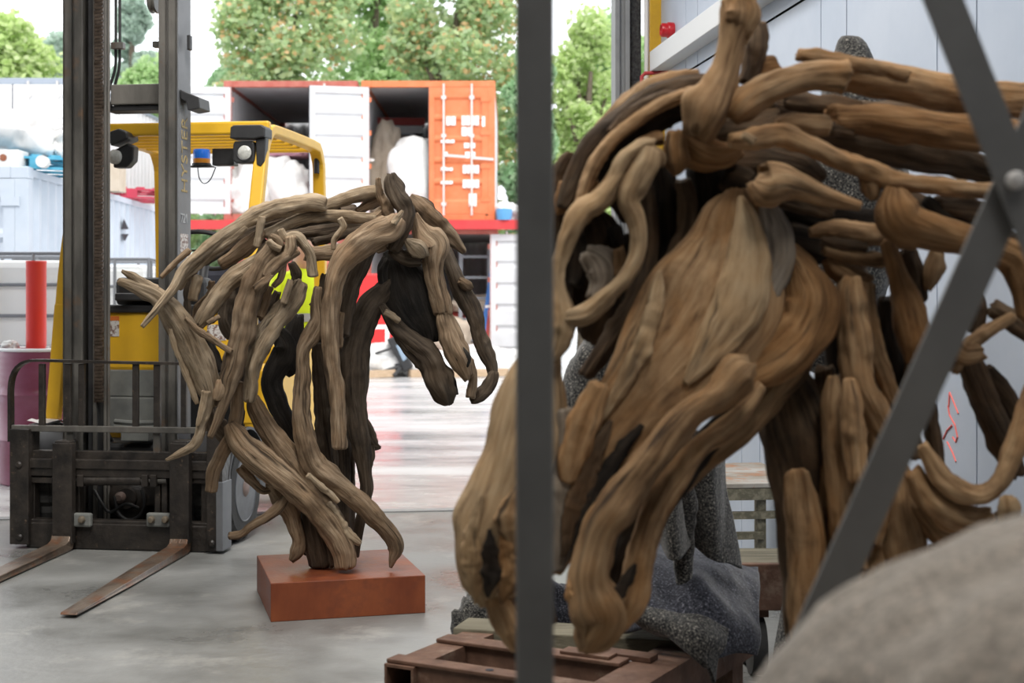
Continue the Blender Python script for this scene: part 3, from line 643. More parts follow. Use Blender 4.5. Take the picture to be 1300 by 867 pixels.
# front wheels, rear wheels
def wheel(name, c, r, w, outward, parent):
    t = bpy.data.objects.new(name, None); link(t, parent); t.location = c
    n = 60; mb = MB(); prof = [(0.62, -0.5), (0.88, -0.5), (0.97, -0.44), (1.0, -0.36), (1.0, -0.05), (0.985, -0.04), (0.985, 0.04), (1.0, 0.05), (1.0, 0.36), (0.97, 0.44), (0.88, 0.5), (0.62, 0.5)]
    m_ = len(prof); vs = []
    for i, (pr_, h) in enumerate(prof):
        for k in range(n):
            an = 2*math.pi*k/n; rr = r*pr_
            if 1 < i < m_-2 and pr_ > 0.95 and (k % 3 == 0): rr -= r*0.055
            if i in (1, m_-2) and k % 3 == 0: rr -= r*0.015
            vs.append((h*w, rr*math.cos(an), rr*math.sin(an)))
    mb.poly(vs, [(i*n+k, i*n+(k+1) % n, (i+1)*n+(k+1) % n, (i+1)*n+k) for i in range(m_-1) for k in range(n)])
    mb.build('tyre', M['tyre'], t)
    s = outward
    MB().lathe((0, 0, 0), (s, 0, 0), [(r*0.64, w*0.50), (r*0.62, w*0.52), (r*0.57, w*0.46), (r*0.54, w*0.25), (r*0.30, w*0.10), (r*0.16, w*0.14), (0, w*0.14)], 40).build('wheel_rim', M['rim'], t, smooth=True)
    MB().lathe((0, 0, 0), (s, 0, 0), [(r*0.17, w*0.10), (r*0.17, w*0.50), (r*0.13, w*0.54), (0, w*0.54)], 20).build('hub_cap', M['hub'], t, smooth=True)
    for k in range(8):
        an = 2*math.pi*k/8; MB().lathe((0, r*0.26*math.cos(an), r*0.26*math.sin(an)), (s, 0, 0), [(r*0.06, w*0.1), (r*0.06, w*0.36), (r*0.035, w*0.40), (0, w*0.40)], 6).build('wheel_nut', M['brass'], t)
    return t
wc = LL(311, 632, 0.38); wr_ = 0.285
wheel('front_wheel', (wc.x-0.10, 0.38, wr_), wr_, 0.21, 1, FK); wheel('front_wheel', (-wc.x+0.16, 0.38, wr_), wr_, 0.21, -1, FK)
wheel('rear_wheel', (0.40, 1.92, 0.22), 0.22, 0.16, 1, FK); wheel('rear_wheel', (-0.36, 1.92, 0.22), 0.22, 0.16, -1, FK)
# fenders, frame, cowl
for s_, x_ in ((1, wc.x-0.10), (-1, -wc.x+0.16)):
    mb = MB(); n = 14
    out = [(0.38+math.cos(t_)*0.33, 0.285+math.sin(t_)*0.33) for t_ in [math.pi*(0.12+0.80*i/n) for i in range(n+1)]]; inn = [(0.38+math.cos(t_)*0.315, 0.285+math.sin(t_)*0.315) for t_ in [math.pi*(0.92-0.80*i/n) for i in range(n+1)]]
    vs = []
    prof = out+inn; N_ = len(prof); vs = [(x_-0.12, y, z) for y, z in prof]+[(x_+0.12, y, z) for y, z in prof]
    fs = [(i, (i+1) % N_, (i+1) % N_+N_, i+N_) for i in range(N_)]
    for i in range(n): fs += [(i, i+1, N_-2-i, N_-1-i), (N_+i, N_+N_-1-i, N_+N_-2-i, N_+i+1)]
    mb.poly(vs, fs).build('fender', M['fl_dark'], FK, smooth=True)
xl = LL(84, 430, 0.66).x; xr = 0.53
box('chassis', M['fl_dark'], FK, -0.40, 0.40, 0.50, 2.2, 0.16, 0.50, 0.02)
cw_ = fbox('front_cowl', M['fl_yellow'], 84, 316, 396, 470, 0.66, 0.84, 0.02)
fbox('cowl_top_trim', M['fl_dark'], 84, 316, 387, 397, 0.64, 0.90, 0.012)
fbox('lower_front_panel', M['fl_grey'], 132, 203, 470, 503, 0.64, 0.70, 0.006); fbox('lower_front_panel', M['fl_grey'], 132, 203, 505, 545, 0.60, 0.70, 0.006)
fbox('valve_block', M['fl_grey'], 153, 188, 548, 560, 0.44, 0.60, 0.006)
for py in (535, 541): MB().tube([LL(146, py, 0.5), LL(170, py+2, 0.48), LL(200, py+1, 0.5)], 0.014, 8).build('hydraulic_hose', M['fl_grey'], FK, smooth=True)
fbox('step_plate', M['fl_grey'], 28, 76, 548, 560, 0.25, 0.6, 0.006)
fbox('warning_sticker', M['sticker'], 140, 151, 404, 427, 0.657, 0.66, 0); fbox('warning_band', M['orange_st'], 140, 151, 401.5, 407, 0.656, 0.66, 0)
fbox('data_plate', M['sticker'], 263, 287, 412, 432, 0.657, 0.66, 0)
box('side_body', M['fl_yellow'], FK, 0.40, 0.54, 0.84, 1.55, 0.45, 0.92, 0.03); box('side_body', M['fl_yellow'], FK, -0.46, -0.32, 0.84, 1.55, 0.45, 0.92, 0.03)
cwt = MB().prism([(-0.46, 1.5), (0.50, 1.5), (0.53, 1.62), (0.53, 2.1), (0.44, 2.38), (0.25, 2.5), (-0.25, 2.5), (-0.40, 2.38), (-0.46, 2.1)], 0.22, 1.02, lambda u, v, w: (u, v, w)).build('counterweight', M['fl_yellow'], FK, bevel=0.04, seg=3)
box('engine_hood', M['fl_dark'], FK, -0.32, 0.40, 0.9, 1.6, 0.45, 0.88, 0.03)
# seat, steering wheel, dashboard
box('seat_cushion', mat('navy_seat', (0.03, 0.035, 0.055), 0.6, var=(0.05, 0.055, 0.08), scale=6), FK, -0.22, 0.30, 1.05, 1.55, 0.88, 1.02, 0.05)
box('seat_backrest', bpy.data.materials['navy_seat'], FK, -0.20, 0.28, 1.48, 1.62, 1.0, 1.50, 0.05)
stc = LL(262, 318, 1.0); MB().tube([stc+Vector((0.19*math.cos(t_), -0.19*math.sin(t_)*0.75, 0.19*math.sin(t_)*0.55)) for t_ in [2*math.pi*i/36 for i in range(36)]], 0.014, 8, closed=True).build('steering_wheel', M['fl_dark'], FK, smooth=True)
MB().tube([stc, stc+Vector((0, -0.18, -0.45))], 0.03, 10).build('steering_column', M['fl_dark'], FK, smooth=True)
MB().bar(stc-Vector((0.18, 0, 0)), stc+Vector((0.18, 0, 0)), 0.03, 0.012).build('steering_spoke', M['fl_dark'], FK)
fbox('dashboard', M['fl_dark'], 145, 260, 352, 388, 0.80, 0.95, 0.03)
fbox('mirror_tray', M['fl_dark'], 145, 200, 372, 382, 0.60, 0.85, 0.01)
# overhead guard
yf, yr = 0.78, 1.85
A = LL(346, 168, yf); B = LL(394, 182, yr); Cc = LL(97, 166, yf); D = LL(190, 186, yr)
zg = (A.z+B.z)/2; B.z = D.z = zg-0.02; A.z = Cc.z = zg
xR, xL = 0.5*(A.x+B.x), -0.52
fbw = lambda p, q, w, h, n_: MB().bar(p, q, w, h).build(n_, M['fl_yellow'], FK, bevel=0.012)
fr_t = Vector((xR, yf, zg)); rr_t = Vector((xR, yr, zg)); fl_t = Vector((xL, yf, zg)); rl_t = Vector((xL, yr, zg))
fbw(fl_t-Vector((0.03, 0, 0)), fr_t+Vector((0.03, 0, 0)), 0.05, 0.075, 'guard_front_beam'); fbw(rl_t, rr_t, 0.06, 0.06, 'guard_rear_beam')
def side_rail(x):
    pts = [(x, yf-0.30, zg-1.05), (x, yf-0.24, zg-0.75), (x, yf-0.09, zg-0.25), (x, yf-0.03, zg-0.09), (x, yf+0.05, zg-0.015), (x, yf+0.2, zg), (x, yr-0.15, zg), (x, yr-0.03, zg-0.02), (x, yr+0.04, zg-0.10), (x, yr+0.06, zg-0.3), (x, yr+0.10, 1.0)]
    Q = [Vector(q) for q in catmull(pts, 44)]; mb = MB()
    b0 = len(mb.v); w, h = 0.075, 0.06
    for i, q in enumerate(Q):
        t_ = (Q[min(i+1, 43)]-Q[max(i-1, 0)]).normalized(); sdv = Vector((1, 0, 0)); up = sdv.cross(t_).normalized()
        for i_, j_ in ((-1, -1), (1, -1), (1, 1), (-1, 1)): mb.v.append(tuple(q+sdv*(i_*w/2)+up*(j_*h/2)))
    for i in range(43):
        for k in range(4): mb.f.append((i*4+k, i*4+(k+1) % 4, (i+1)*4+(k+1) % 4, (i+1)*4+k))
    mb.f += [(0, 1, 2, 3), (43*4+3, 43*4+2, 43*4+1, 43*4)]
    return mb.build('guard_leg', M['fl_yellow'], FK, bevel=0.01)
side_rail(xR); side_rail(xL)
MB().bar((xL, yf-0.30, zg-1.0), LL(68, 532, 0.42), 0.075, 0.06, up=(0, 1, 0)).build('guard_leg_foot', M['fl_yellow'], FK, bevel=0.01)
MB().bar((xR, yf-0.30, zg-1.0), (xR, 0.50, 0.62), 0.075, 0.06, up=(0, 1, 0)).build('guard_leg_foot', M['fl_yellow'], FK, bevel=0.01)
for k in range(5):
    y = yf+0.17+k*0.16; fbw((xL+0.03, y, zg-0.01), (xR-0.03, y, zg-0.01), 0.03, 0.05, 'guard_slat')
# work lamps, beacon
def lamp(px, py, yl, name):
    e = bpy.data.objects.new(name, None); link(e, FK); c = LL(px, py, yl); e.location = c
    MB().prism([(-0.062, 0.042), (-0.055, 0.062), (0.05, 0.062), (0.062, 0.05), (0.062, -0.05), (0.05, -0.062), (-0.045, -0.062), (-0.062, -0.045)], 0, 0.09, lambda u, v, w: (u, w, v)).build('lamp_housing', M['fl_dark'], e, bevel=0.008)
    MB().lathe((0.008, 0, -0.002), (0, -1, 0), [(0.046, -0.005), (0.046, 0.006), (0.040, 0.004), (0.038, 0.001)], 28).build('lamp_bezel', M['fl_dark'], e, smooth=True)
    MB().lathe((0.008, 0, -0.002), (0, -1, 0), [(0.040, 0.002), (0.03, 0.008), (0.015, 0.011), (0, 0.012)], 28).build('lamp_lens', M['lens'], e, smooth=True)
    MB().prism([(-0.075, 0.075), (-0.07, 0.14), (-0.05, 0.15), (0.11, 0.15), (0.13, 0.135), (0.13, 0.08), (0.06, 0.07)], -0.02, 0.12, lambda u, v, w: (u, w, v)).build('lamp_hood', M['fl_grey'] if False else M['fl_dark'], e, bevel=0.008)
    MB().prism([(0.07, 0.075), (0.13, 0.08), (0.12, -0.05), (0.10, -0.085), (0.075, -0.07)], 0.0, 0.06, lambda u, v, w: (u, w, v)).build('lamp_bracket', M['fl_dark'], e, bevel=0.006)
    return e
lamp(309, 193, 0.66, 'work_lamp')
fbox('control_box', M['fl_dark'], 269, 297, 188, 210, 0.84, 0.92, 0.006)
e = LL(256, 206, 1.0)
MB().lathe(e, (0, 0, 1), [(0.056, -0.022), (0.056, -0.008), (0.05, -0.006)], 28).build('beacon_base', M['fl_dark'], FK, smooth=True)
MB().lathe(e, (0, 0, 1), [(0.05, -0.006), (0.05, 0.02)], 28).build('beacon_collar', M['amber'], FK, smooth=True)
MB().lathe(e, (0, 0, 1), [(0.049, 0.02), (0.05, 0.06), (0.047, 0.075), (0.0, 0.08)], 28).build('beacon_lens', M['blue'], FK, smooth=True)
MB().box(e.x-0.07, e.x+0.07, 0.97, 1.03, e.z-0.03, e.z-0.022).build('beacon_bracket', M['fl_dark'], FK)
MB().tube([Vector(q) for q in catmull([tuple(LL(251, 212, 1.0)), tuple(LL(253, 226, 1.0)), tuple(LL(259, 233, 1.0)), tuple(LL(267, 228, 1.0)), tuple(LL(274, 212, 1.0))], 24)], 0.0035, 6).build('beacon_cable', M['fl_dark'], FK, smooth=True)
mr = bpy.data.objects.new('side_lamp_cluster', None); link(mr, FK); mr.location = LL(152, 190, 0.70)  # left lamp cluster of the guard, seen from its side
MB().prism([(-0.06, 0.10), (0.0, 0.12), (0.05, 0.10), (0.06, 0.06), (-0.05, 0.02)], -0.02, 0.14, lambda u, v, w: (u, w, v)).build('lamp_hood', M['fl_dark'], mr, bevel=0.01)
MB().prism([(-0.05, -0.10), (0.03, -0.10), (0.07, -0.06), (0.075, 0.02), (0.04, 0.04), (-0.05, 0.0)], 0.02, 0.10, lambda u, v, w: (u, w, v)).build('lamp_housing', M['fl_dark'], mr, bevel=0.01)
MB().lathe((-0.03, 0.02, -0.04), (-0.3, -1, 0), [(0.042, 0.0), (0.042, 0.02), (0.03, 0.03), (0, 0.033)], 24).build('lamp_lens', M['lens'], mr, smooth=True)
MB().tube([LL(402, 220, yr), LL(402, 192, yr)], 0.018, 10).build('grab_handle', M['fl_dark'], FK, smooth=True)
# papers lying on the step beside the mast
for k, (xa, xb, py) in enumerate(((33, 78, 541), (36, 80, 536))):
    q = LL(xa, py, 0.3); q1 = LL(xb, py, 0.3)
    mb = MB(); n = 8
    vs = []
    for i in range(n+1):
        for j in range(5): 
            u = i/n; vs.append((q.x+(q1.x-q.x)*u, 0.28+j*0.06+0.02*u, q.z+0.012*math.sin(u*6+k*2)+0.008*math.sin(j*2+u*3)))
    mb.poly(vs, [(i*5+j, i*5+j+1, (i+1)*5+j+1, (i+1)*5+j) for i in range(n) for j in range(4)])
    o = mb.build('crumpled_paper', M['paper'], None, smooth=True); o.location = FO; o.rotation_euler.z = -FT
    tag(o, ['crumpled white paper lying low on the forklift step beside the mast, lower sheet', 'crumpled white paper lying on the forklift step, upper sheet'][k], 'paper', 'papers on the forklift step')
# ------------------------------------------------------------------ trees beyond the yard
def leaf_mat(name, cols):
    m = bpy.data.materials.new(name); m.use_nodes = True; N = m.node_tree.nodes; L = m.node_tree.links
    b = N['Principled BSDF']; b.inputs['Roughness'].default_value = 0.55
    g = N.new('ShaderNodeNewGeometry'); r = N.new('ShaderNodeValToRGB'); r.color_ramp.interpolation = 'CONSTANT'
    e = r.color_ramp.elements; e[0].color = (*cols[0], 1); e[0].position = 0
    e[1].position = 1.0/len(cols); e[1].color = (*cols[1], 1)
    for i in range(2, len(cols)): k = e.new(i/len(cols)); k.color = (*cols[i], 1)
    L.new(g.outputs['Random Per Island'], r.inputs['Fac']); L.new(r.outputs['Color'], b.inputs['Base Color'])
    t = N.new('ShaderNodeBsdfTranslucent'); L.new(r.outputs['Color'], t.inputs['Color']); mx = N.new('ShaderNodeMixShader'); mx.inputs[0].default_value = 0.55
    L.new(b.outputs[0], mx.inputs[1]); L.new(t.outputs[0], mx.inputs[2]); L.new(mx.outputs[0], N['Material Output'].inputs['Surface'])
    return m
M['leaf_green'] = leaf_mat('bright_leaves', [(0.42, 0.60, 0.28), (0.50, 0.66, 0.33), (0.34, 0.51, 0.22), (0.56, 0.70, 0.40), (0.46, 0.62, 0.33)])  # leaf greens from here on are paled, haze painted into their colour
M['leaf_lime'] = leaf_mat('lime_leaves', [(0.56, 0.70, 0.30), (0.62, 0.74, 0.36), (0.48, 0.62, 0.26), (0.66, 0.74, 0.44)])
M['leaf_autumn'] = leaf_mat('turning_leaves', [(0.46, 0.60, 0.32), (0.52, 0.64, 0.36), (0.36, 0.50, 0.25), (0.58, 0.66, 0.38), (0.52, 0.63, 0.40), (0.46, 0.60, 0.33), (0.34, 0.48, 0.24), (0.78, 0.52, 0.28), (0.56, 0.64, 0.32)])
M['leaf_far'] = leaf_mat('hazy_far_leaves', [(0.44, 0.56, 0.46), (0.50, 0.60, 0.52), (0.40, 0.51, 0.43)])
M['leaf_deep'] = leaf_mat('deep_green_leaves', [(0.34, 0.54, 0.30), (0.42, 0.60, 0.36), (0.50, 0.66, 0.42), (0.30, 0.48, 0.26)])
M['bark'] = mat('bark', (0.09, 0.07, 0.05), 0.9, var=(0.15, 0.12, 0.09), scale=8)
def tree(label, px, Y, top_py, wpx, m, n, base_z=0.6, leaf=0.15, seed=1, group='trees beyond the containers', name='leafy_tree', blobs=16, trunk=True, thin=1.0):
    rng = random.Random(seed); x = (px-HX)*Y/F; H = CH-(top_py-HY)*Y/F; Wd = wpx*Y/F/2
    r = thing(name, label, 'tree', (x, Y, 0), 0, group)
    bl = []
    for i in range(blobs):
        a = rng.uniform(0, 6.28); z = base_z+(H-base_z)*(0.15+0.80*rng.random()**0.8); f = (z-base_z)/(H-base_z)
        rr = Wd*(0.95 if f < 0.55 else 0.95*(1-((f-0.55)/0.45)**2*0.75)); rad = rng.uniform(0.26, 0.42)*min(Wd, (H-base_z)/2)
        rr = max(0, rr-rad*0.7)
        bl.append((rr*math.cos(a)*rng.uniform(0.3, 1), rr*math.sin(a)*rng.uniform(0.3, 1), min(z, H-rad*0.85), rad))
    V = []; Fc = []
    for i in range(n):
        bx, by, bz, rad = bl[rng.randrange(blobs)]
        u = rng.uniform(-1, 1); ph = rng.uniform(0, 6.283); q = math.sqrt(1-u*u); k = rad*(rng.random()**0.35)*(1+0.25*noise.noise(Vector((bx+q*math.cos(ph)*3, u*3+seed, ph))))
        c = Vector((bx+q*math.cos(ph)*k, by+q*math.sin(ph)*k, bz+u*k*0.9))
        t = Vector((rng.gauss(0, 1), rng.gauss(0, 1), rng.gauss(0, 0.6))).normalized(); s_ = t.cross(Vector((rng.gauss(0, 1), rng.gauss(0, 1), rng.gauss(0, 1)))).normalized()
        l = leaf*rng.uniform(0.6, 1.3); w = l*0.36
        b = len(V); V += [tuple(c-t*l*0.5), tuple(c+s_*w), tuple(c+t*l*0.5), tuple(c-s_*w)]; Fc.append((b, b+1, b+2, b+3))
    me = bpy.data.meshes.new('foliage'); me.from_pydata(V, [], Fc); me.materials.append(m); fo = bpy.data.objects.new('foliage', me); link(fo, r); fo['kind'] = 'stuff'
    if trunk:
        MB().tube([(0, 0, 0), (0.1, 0, H*0.3), (-0.05, 0.1, H*0.55), (0.1, 0, H*0.8)], [0.03*H, 0.025*H, 0.016*H, 0.006*H], 8).build('trunk', M['bark'], r, smooth=True)
        for k in range(5):
            bx, by, bz, rad = bl[k]; MB().tube([(0.05, 0, max(0.3, bz*0.5)), (bx*0.5, by*0.5, bz*0.85), (bx, by, bz)], [0.012*H, 0.008*H, 0.003*H], 6).build('branch', M['bark'], r, smooth=True)
    return r
tree('broad tree with turning orange leaves behind the open red container', 370, 36, -90, 240, M['leaf_autumn'], 26000, 0.5, 0.19, 11, blobs=44)
tree('broad tree with turning orange leaves behind the orange container', 575, 36.5, -90, 250, M['leaf_autumn'], 26000, 0.5, 0.19, 12, blobs=44)
tree('tall green tree in the middle behind the two container fronts', 470, 42.5, -110, 270, M['leaf_green'], 24000, 0.5, 0.22, 13, blobs=44)
tree('airy pale green tree seen between the grey post and the door frame', 745, 35, 2, 135, M['leaf_lime'], 12000, 0.2, 0.17, 14, blobs=40)
tree('deep green tree right of the orange container', 672, 31.5, 40, 100, M['leaf_deep'], 14000, 0.2, 0.16, 15, blobs=30)
tree('green tree seen low behind the driftwood mane by the door frame', 770, 41, 10, 190, M['leaf_green'], 16000, 0.3, 0.2, 16, blobs=40)
tree('green tree further right behind the door frame', 890, 38, 20, 190, M['leaf_green'], 12000, 0.3, 0.2, 31, blobs=36)
tree('deep green tree farthest right behind the hall wall', 1040, 38, 30, 190, M['leaf_deep'], 12000, 0.3, 0.2, 32, blobs=36)
tree('rounded green bush left of the open red container', 285, 38, 60, 120, M['leaf_deep'], 15000, 0.1, 0.19, 17, blobs=36)
tree('bright green bush behind the forklift mast', 190, 33, 72, 160, M['leaf_green'], 22000, 0.1, 0.17, 18, blobs=44)
tree('lime green bush at far left above the white container', 20, 34, 22, 190, M['leaf_lime'], 24000, 0.2, 0.19, 19, blobs=46)
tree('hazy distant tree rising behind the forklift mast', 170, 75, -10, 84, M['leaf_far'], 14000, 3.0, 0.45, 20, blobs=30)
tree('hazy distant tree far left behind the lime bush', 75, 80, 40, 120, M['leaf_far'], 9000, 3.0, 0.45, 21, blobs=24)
tree('dark leafy bush under the raised red beam beside the left container door', 262, 29, 270, 70, M['leaf_deep'], 5000, 0.0, 0.13, 22, blobs=16, name='leafy_bush')
# ------------------------------------------------------------------ yard clutter
M['sack'] = mat('white_bulk_bag', (0.74, 0.74, 0.73), 0.75, var=(0.60, 0.59, 0.57), scale=4, bump=0.4, bscale=9)
M['tarp'] = mat('grey_white_tarp', (0.58, 0.57, 0.56), 0.7, var=(0.70, 0.69, 0.68), scale=3, bump=0.3, bscale=8)
M['beige'] = mat('beige_sack', (0.46, 0.38, 0.29), 0.8, var=(0.55, 0.47, 0.38), scale=5, bump=0.3)
M['pinkc'] = mat('pink_cloth', (0.55, 0.26, 0.34), 0.8, var=(0.62, 0.36, 0.42), scale=5)
M['bluewood'] = mat('blue_pallet_paint', (0.05, 0.32, 0.50), 0.65, var=(0.12, 0.42, 0.58), scale=6)
M['redplastic'] = mat('red_pallet_plastic', (0.50, 0.035, 0.075), 0.5, var=(0.42, 0.04, 0.07), scale=4)
M['redtube'] = mat('red_tube_plastic', (0.66, 0.035, 0.025), 0.38, var=(0.60, 0.05, 0.04), scale=4)
M['drum'] = mat('faded_maroon_drum', (0.17, 0.028, 0.06), 0.4, var=(0.21, 0.06, 0.11), scale=3, stretch=(1, 1, 2), spec=0.5, var2=(0.30, 0.17, 0.25), v2scale=3, v2lo=0.55, v2hi=0.75)
M['tankw'] = mat('milky_tank', (0.80, 0.81, 0.80), 0.45)
M['cage'] = mat('galvanised_cage', (0.20, 0.205, 0.22), 0.4, metal=0.3)
M['timber'] = mat('raw_timber', (0.42, 0.30, 0.19), 0.8, var=(0.52, 0.38, 0.26), scale=3, stretch=(1, 8, 8))
M['bluep'] = mat('blue_plastic', (0.03, 0.14, 0.42), 0.4); M['redp'] = mat('red_plank', (0.42, 0.06, 0.05), 0.6)
M['hv'] = mat('hi_vis_yellow', (0.72, 0.90, 0.02), 0.7, var=(0.62, 0.80, 0.02), scale=5); M['reflect'] = mat('reflective_band', (0.42, 0.43, 0.43), 0.35, metal=0.2)
def lump(name, label, cat, c, size, m, seed=0, group=None, amp=0.25, flatb=True, parent=None, rough=1.5):
    """a soft irregular bag or heap, resting on its underside"""
    bm = bmesh.new(); bmesh.ops.create_icosphere(bm, subdivisions=4, radius=1.0)
    for v in bm.verts:
        p = v.co.copy(); f = 1+amp*FN(p*rough+Vector((seed*3.1, seed*1.7, 0)), 0.9, 2.0, 4)
        sq = Vector((math.copysign(abs(p.x)**0.8, p.x), math.copysign(abs(p.y)**0.8, p.y), math.copysign(abs(p.z)**0.8, p.z)))
        q = sq*f; 
        if flatb: q.z = max(q.z, -0.72)
        v.co = Vector((q.x*size[0], q.y*size[1], (q.z+0.72)*size[2]/1.72*1.0))
    me = bpy.data.meshes.new(name); bm.to_mesh(me); bm.free(); me.polygons.foreach_set('use_smooth', [True]*len(me.polygons)); me.materials.append(m)
    o = bpy.data.objects.new(name, me); link(o, parent); o.location = c
    if label: tag(o, label, cat, group)
    return o
def onz(px, Y, z): return Vector(((px-HX)*Y/F, Y, z))
zc1 = zl+0.17
# in the open containers
lump('bulk_bag', 'big white bulk bag slumped in the orange container', 'bag', onz(528, 26.6, zc1), (0.52, 0.5, 1.42), M['sack'], 1, 'bags in the containers', 0.18)
lump('beige_sack', 'beige sack standing left of the white bag in the orange container', 'sack', onz(492, 27.3, zc1), (0.30, 0.3, 1.75), M['beige'], 2, 'bags in the containers', 0.3)
sh = thing('steel_shelf', 'pale steel shelf frame with flat boxes at the back of the orange container', 'shelf', onz(502, 28.6, zc1))
for x in (-0.38, 0.38):
    for y in (0, 0.5): box('upright', M['cage'], sh, x-0.02, x+0.02, y-0.02, y+0.02, 0, 1.75)
for z in (0.9, 1.73): box('shelf_board', M['cage'], sh, -0.40, 0.40, -0.02, 0.52, z, z+0.03)
for k, (px, z, m_) in enumerate(((505, 1.765, 'sack'), (508, 1.925, 'redp'))):
    o = box('flat_box', M[m_], None, -0.50, 0.50, 0.0, 0.5, 0, 0.15); o.location = onz(px, 28.6, zc1+z); o.rotation_euler.z = 0.1
    tag(o, ['flat pale box on the shelf in the orange container', 'flat dark red box topmost on the shelf in the orange container'][k], 'box', 'boxes on the shelf')
for k, (px, Y, s_, m_, lab) in enumerate(((318, 26.5, (0.42, 0.4, 1.05), 'sack', 'white sack at the left of the open red container'), (346, 26.7, (0.40, 0.4, 1.15), 'tarp', 'grey white sack in the middle of the open red container'),
                                       (372, 26.5, (0.42, 0.4, 0.95), 'sack', 'white sack at the right of the open red container'), (300, 26.35, (0.25, 0.3, 0.7), 'sack', 'small white sack leaning on the left wall of the red container'))):
    lump('filled_sack', lab, 'sack', onz(px, Y, zc1), s_, M[m_], 5+k, 'bags in the containers', 0.3)
lump('pink_bundle', 'pink cloth bundle lying on the sacks in the red container', 'bundle', onz(362, 26.9, zc1+1.1), (0.45, 0.4, 0.35), M['pinkc'], 21, None, 0.3)
lump('pale_bundle', 'pale bundle on top of the left sack in the red container', 'bundle', onz(322, 26.8, zc1+1.02), (0.30, 0.3, 0.55), M['tarp'], 24, None, 0.3)
# lower dark container: step ladder, boards, rags
ld = thing('step_ladder', 'grey metal ladder leaning inside the lower dark container', 'ladder', onz(596, 26.35, 0.17))
for x in (-0.17, 0.36): MB().bar((x, 0, 0), (x, 0.35, 2.05), 0.07, 0.04).build('stile', M['cage'], ld)
for k in range(5): MB().bar((-0.17, 0.05+k*0.07, 0.35+k*0.39), (0.36, 0.05+k*0.07, 0.35+k*0.39), 0.05, 0.05).build('rung', M['cage'], ld)
MB().bar((-0.15, 0.3, 1.5), (0.36, -0.3, 0.1), 0.05, 0.03).build('brace', M['cage'], ld)
for k, (m_, dx, lab) in enumerate((('bluep', 0, 'blue board leaning beside the ladder'), ('redp', 0.09, 'red board leaning between the blue and the timber board'), ('timber', 0.17, 'raw timber board leaning right of the red board'))):
    a_ = onz(609, 26.1, 0.2)+Vector((dx, 0, 0)); b_ = onz(625, 26.5, 1.85)+Vector((dx*0.8, 0, 0.0))
    tag(MB().bar(a_, b_, 0.085, 0.05, up=(0, 1, 0)).build('leaning_board', M[m_]), lab, 'board', 'leaning boards')
for k, (px, Y, z, s_, m_, lab) in enumerate(((604, 27.2, 1.05, (0.5, 0.4, 0.30), 'beige', 'beige rag heap high behind the ladder'), (600, 27.3, 0.17, (0.55, 0.5, 0.9), 'redp', 'dark red heap behind the ladder'), (575, 26.6, 0.17, (0.4, 0.4, 0.7), 'beige', 'brown heap left of the ladder'))):
    lump('rag_heap', lab, 'heap', onz(px, Y, z), s_, M[m_], 31+k, 'heaps in the lower container', 0.35)
for k, (px, Y, s_, m_, lab) in enumerate(((612, 24.8, (0.35, 0.4, 0.5), 'tarp', 'grey rubble sack in front of the lower container'), (648, 24.9, (0.40, 0.35, 0.42), 'sack', 'white sack on the ground by the white door'),
        (478, 24.0, (0.50, 0.4, 0.55), 'sack', 'white sack heap under the red crate'), (508, 24.3, (0.45, 0.4, 0.35), 'sack', 'low white sack behind the tipped chair'), (545, 24.2, (0.55, 0.4, 0.40), 'sack', 'white sack right of the tipped chair'), (590, 24.5, (0.5, 0.4, 0.35), 'tarp', 'flattened pale sack in front of the ladder'))):
    lump('rubble_sack', lab, 'sack', onz(px, Y, -0.012), s_, M[m_], 41+k, 'sacks on the yard', 0.3)
for k, (px, px2, Y, m_, lab) in enumerate(((466, 500, 23.4, 'timber', 'timber plank on the wet yard left of the tipped chair'), (520, 556, 23.6, 'timber', 'timber plank on the wet yard right of the tipped chair'), (575, 645, 23.7, 'timber', 'long orange brown plank on the yard near the white door'))):
    a_ = onz(px, Y, 0.05); b_ = onz(px2, Y+0.2, 0.06); tag(MB().bar(a_, b_, 0.16, 0.12).build('plank', M[m_]), lab, 'plank', 'planks on the yard')
# tipped black chair
tc_ = thing('tipped_chair', 'black office chair tipped over on the wet yard', 'chair', onz(512, 23.6, 0.0))
MB().prism([(-0.28, 0.62), (-0.05, 0.72), (0.16, 0.16), (0.02, 0.06)], -0.03, 0.22, lambda u, v, w: (u, w, v)).build('seat_shell', M['fl_dark'], tc_, bevel=0.03)
MB().prism([(-0.12, 0.52), (-0.02, 0.56), (0.06, 0.30), (0.0, 0.26)], -0.05, -0.03, lambda u, v, w: (u, w, v)).build('seat_pad', mat('blue_grey_pad', (0.25, 0.33, 0.42), 0.6), tc_)
for b_ in ((-0.42, -0.05, 0.05), (-0.36, 0.2, 0.22), (-0.15, -0.1, 0.02)): MB().tube([(-0.02, 0.05, 0.18), b_], 0.035, 8).build('chair_arm', M['fl_dark'], tc_, smooth=True)
MB().tube([(-0.10, 0, 0.5), (-0.35, 0, 0.42), (-0.55, 0.02, 0.36)], 0.02, 8).build('chair_frame', M['fl_dark'], tc_, smooth=True)
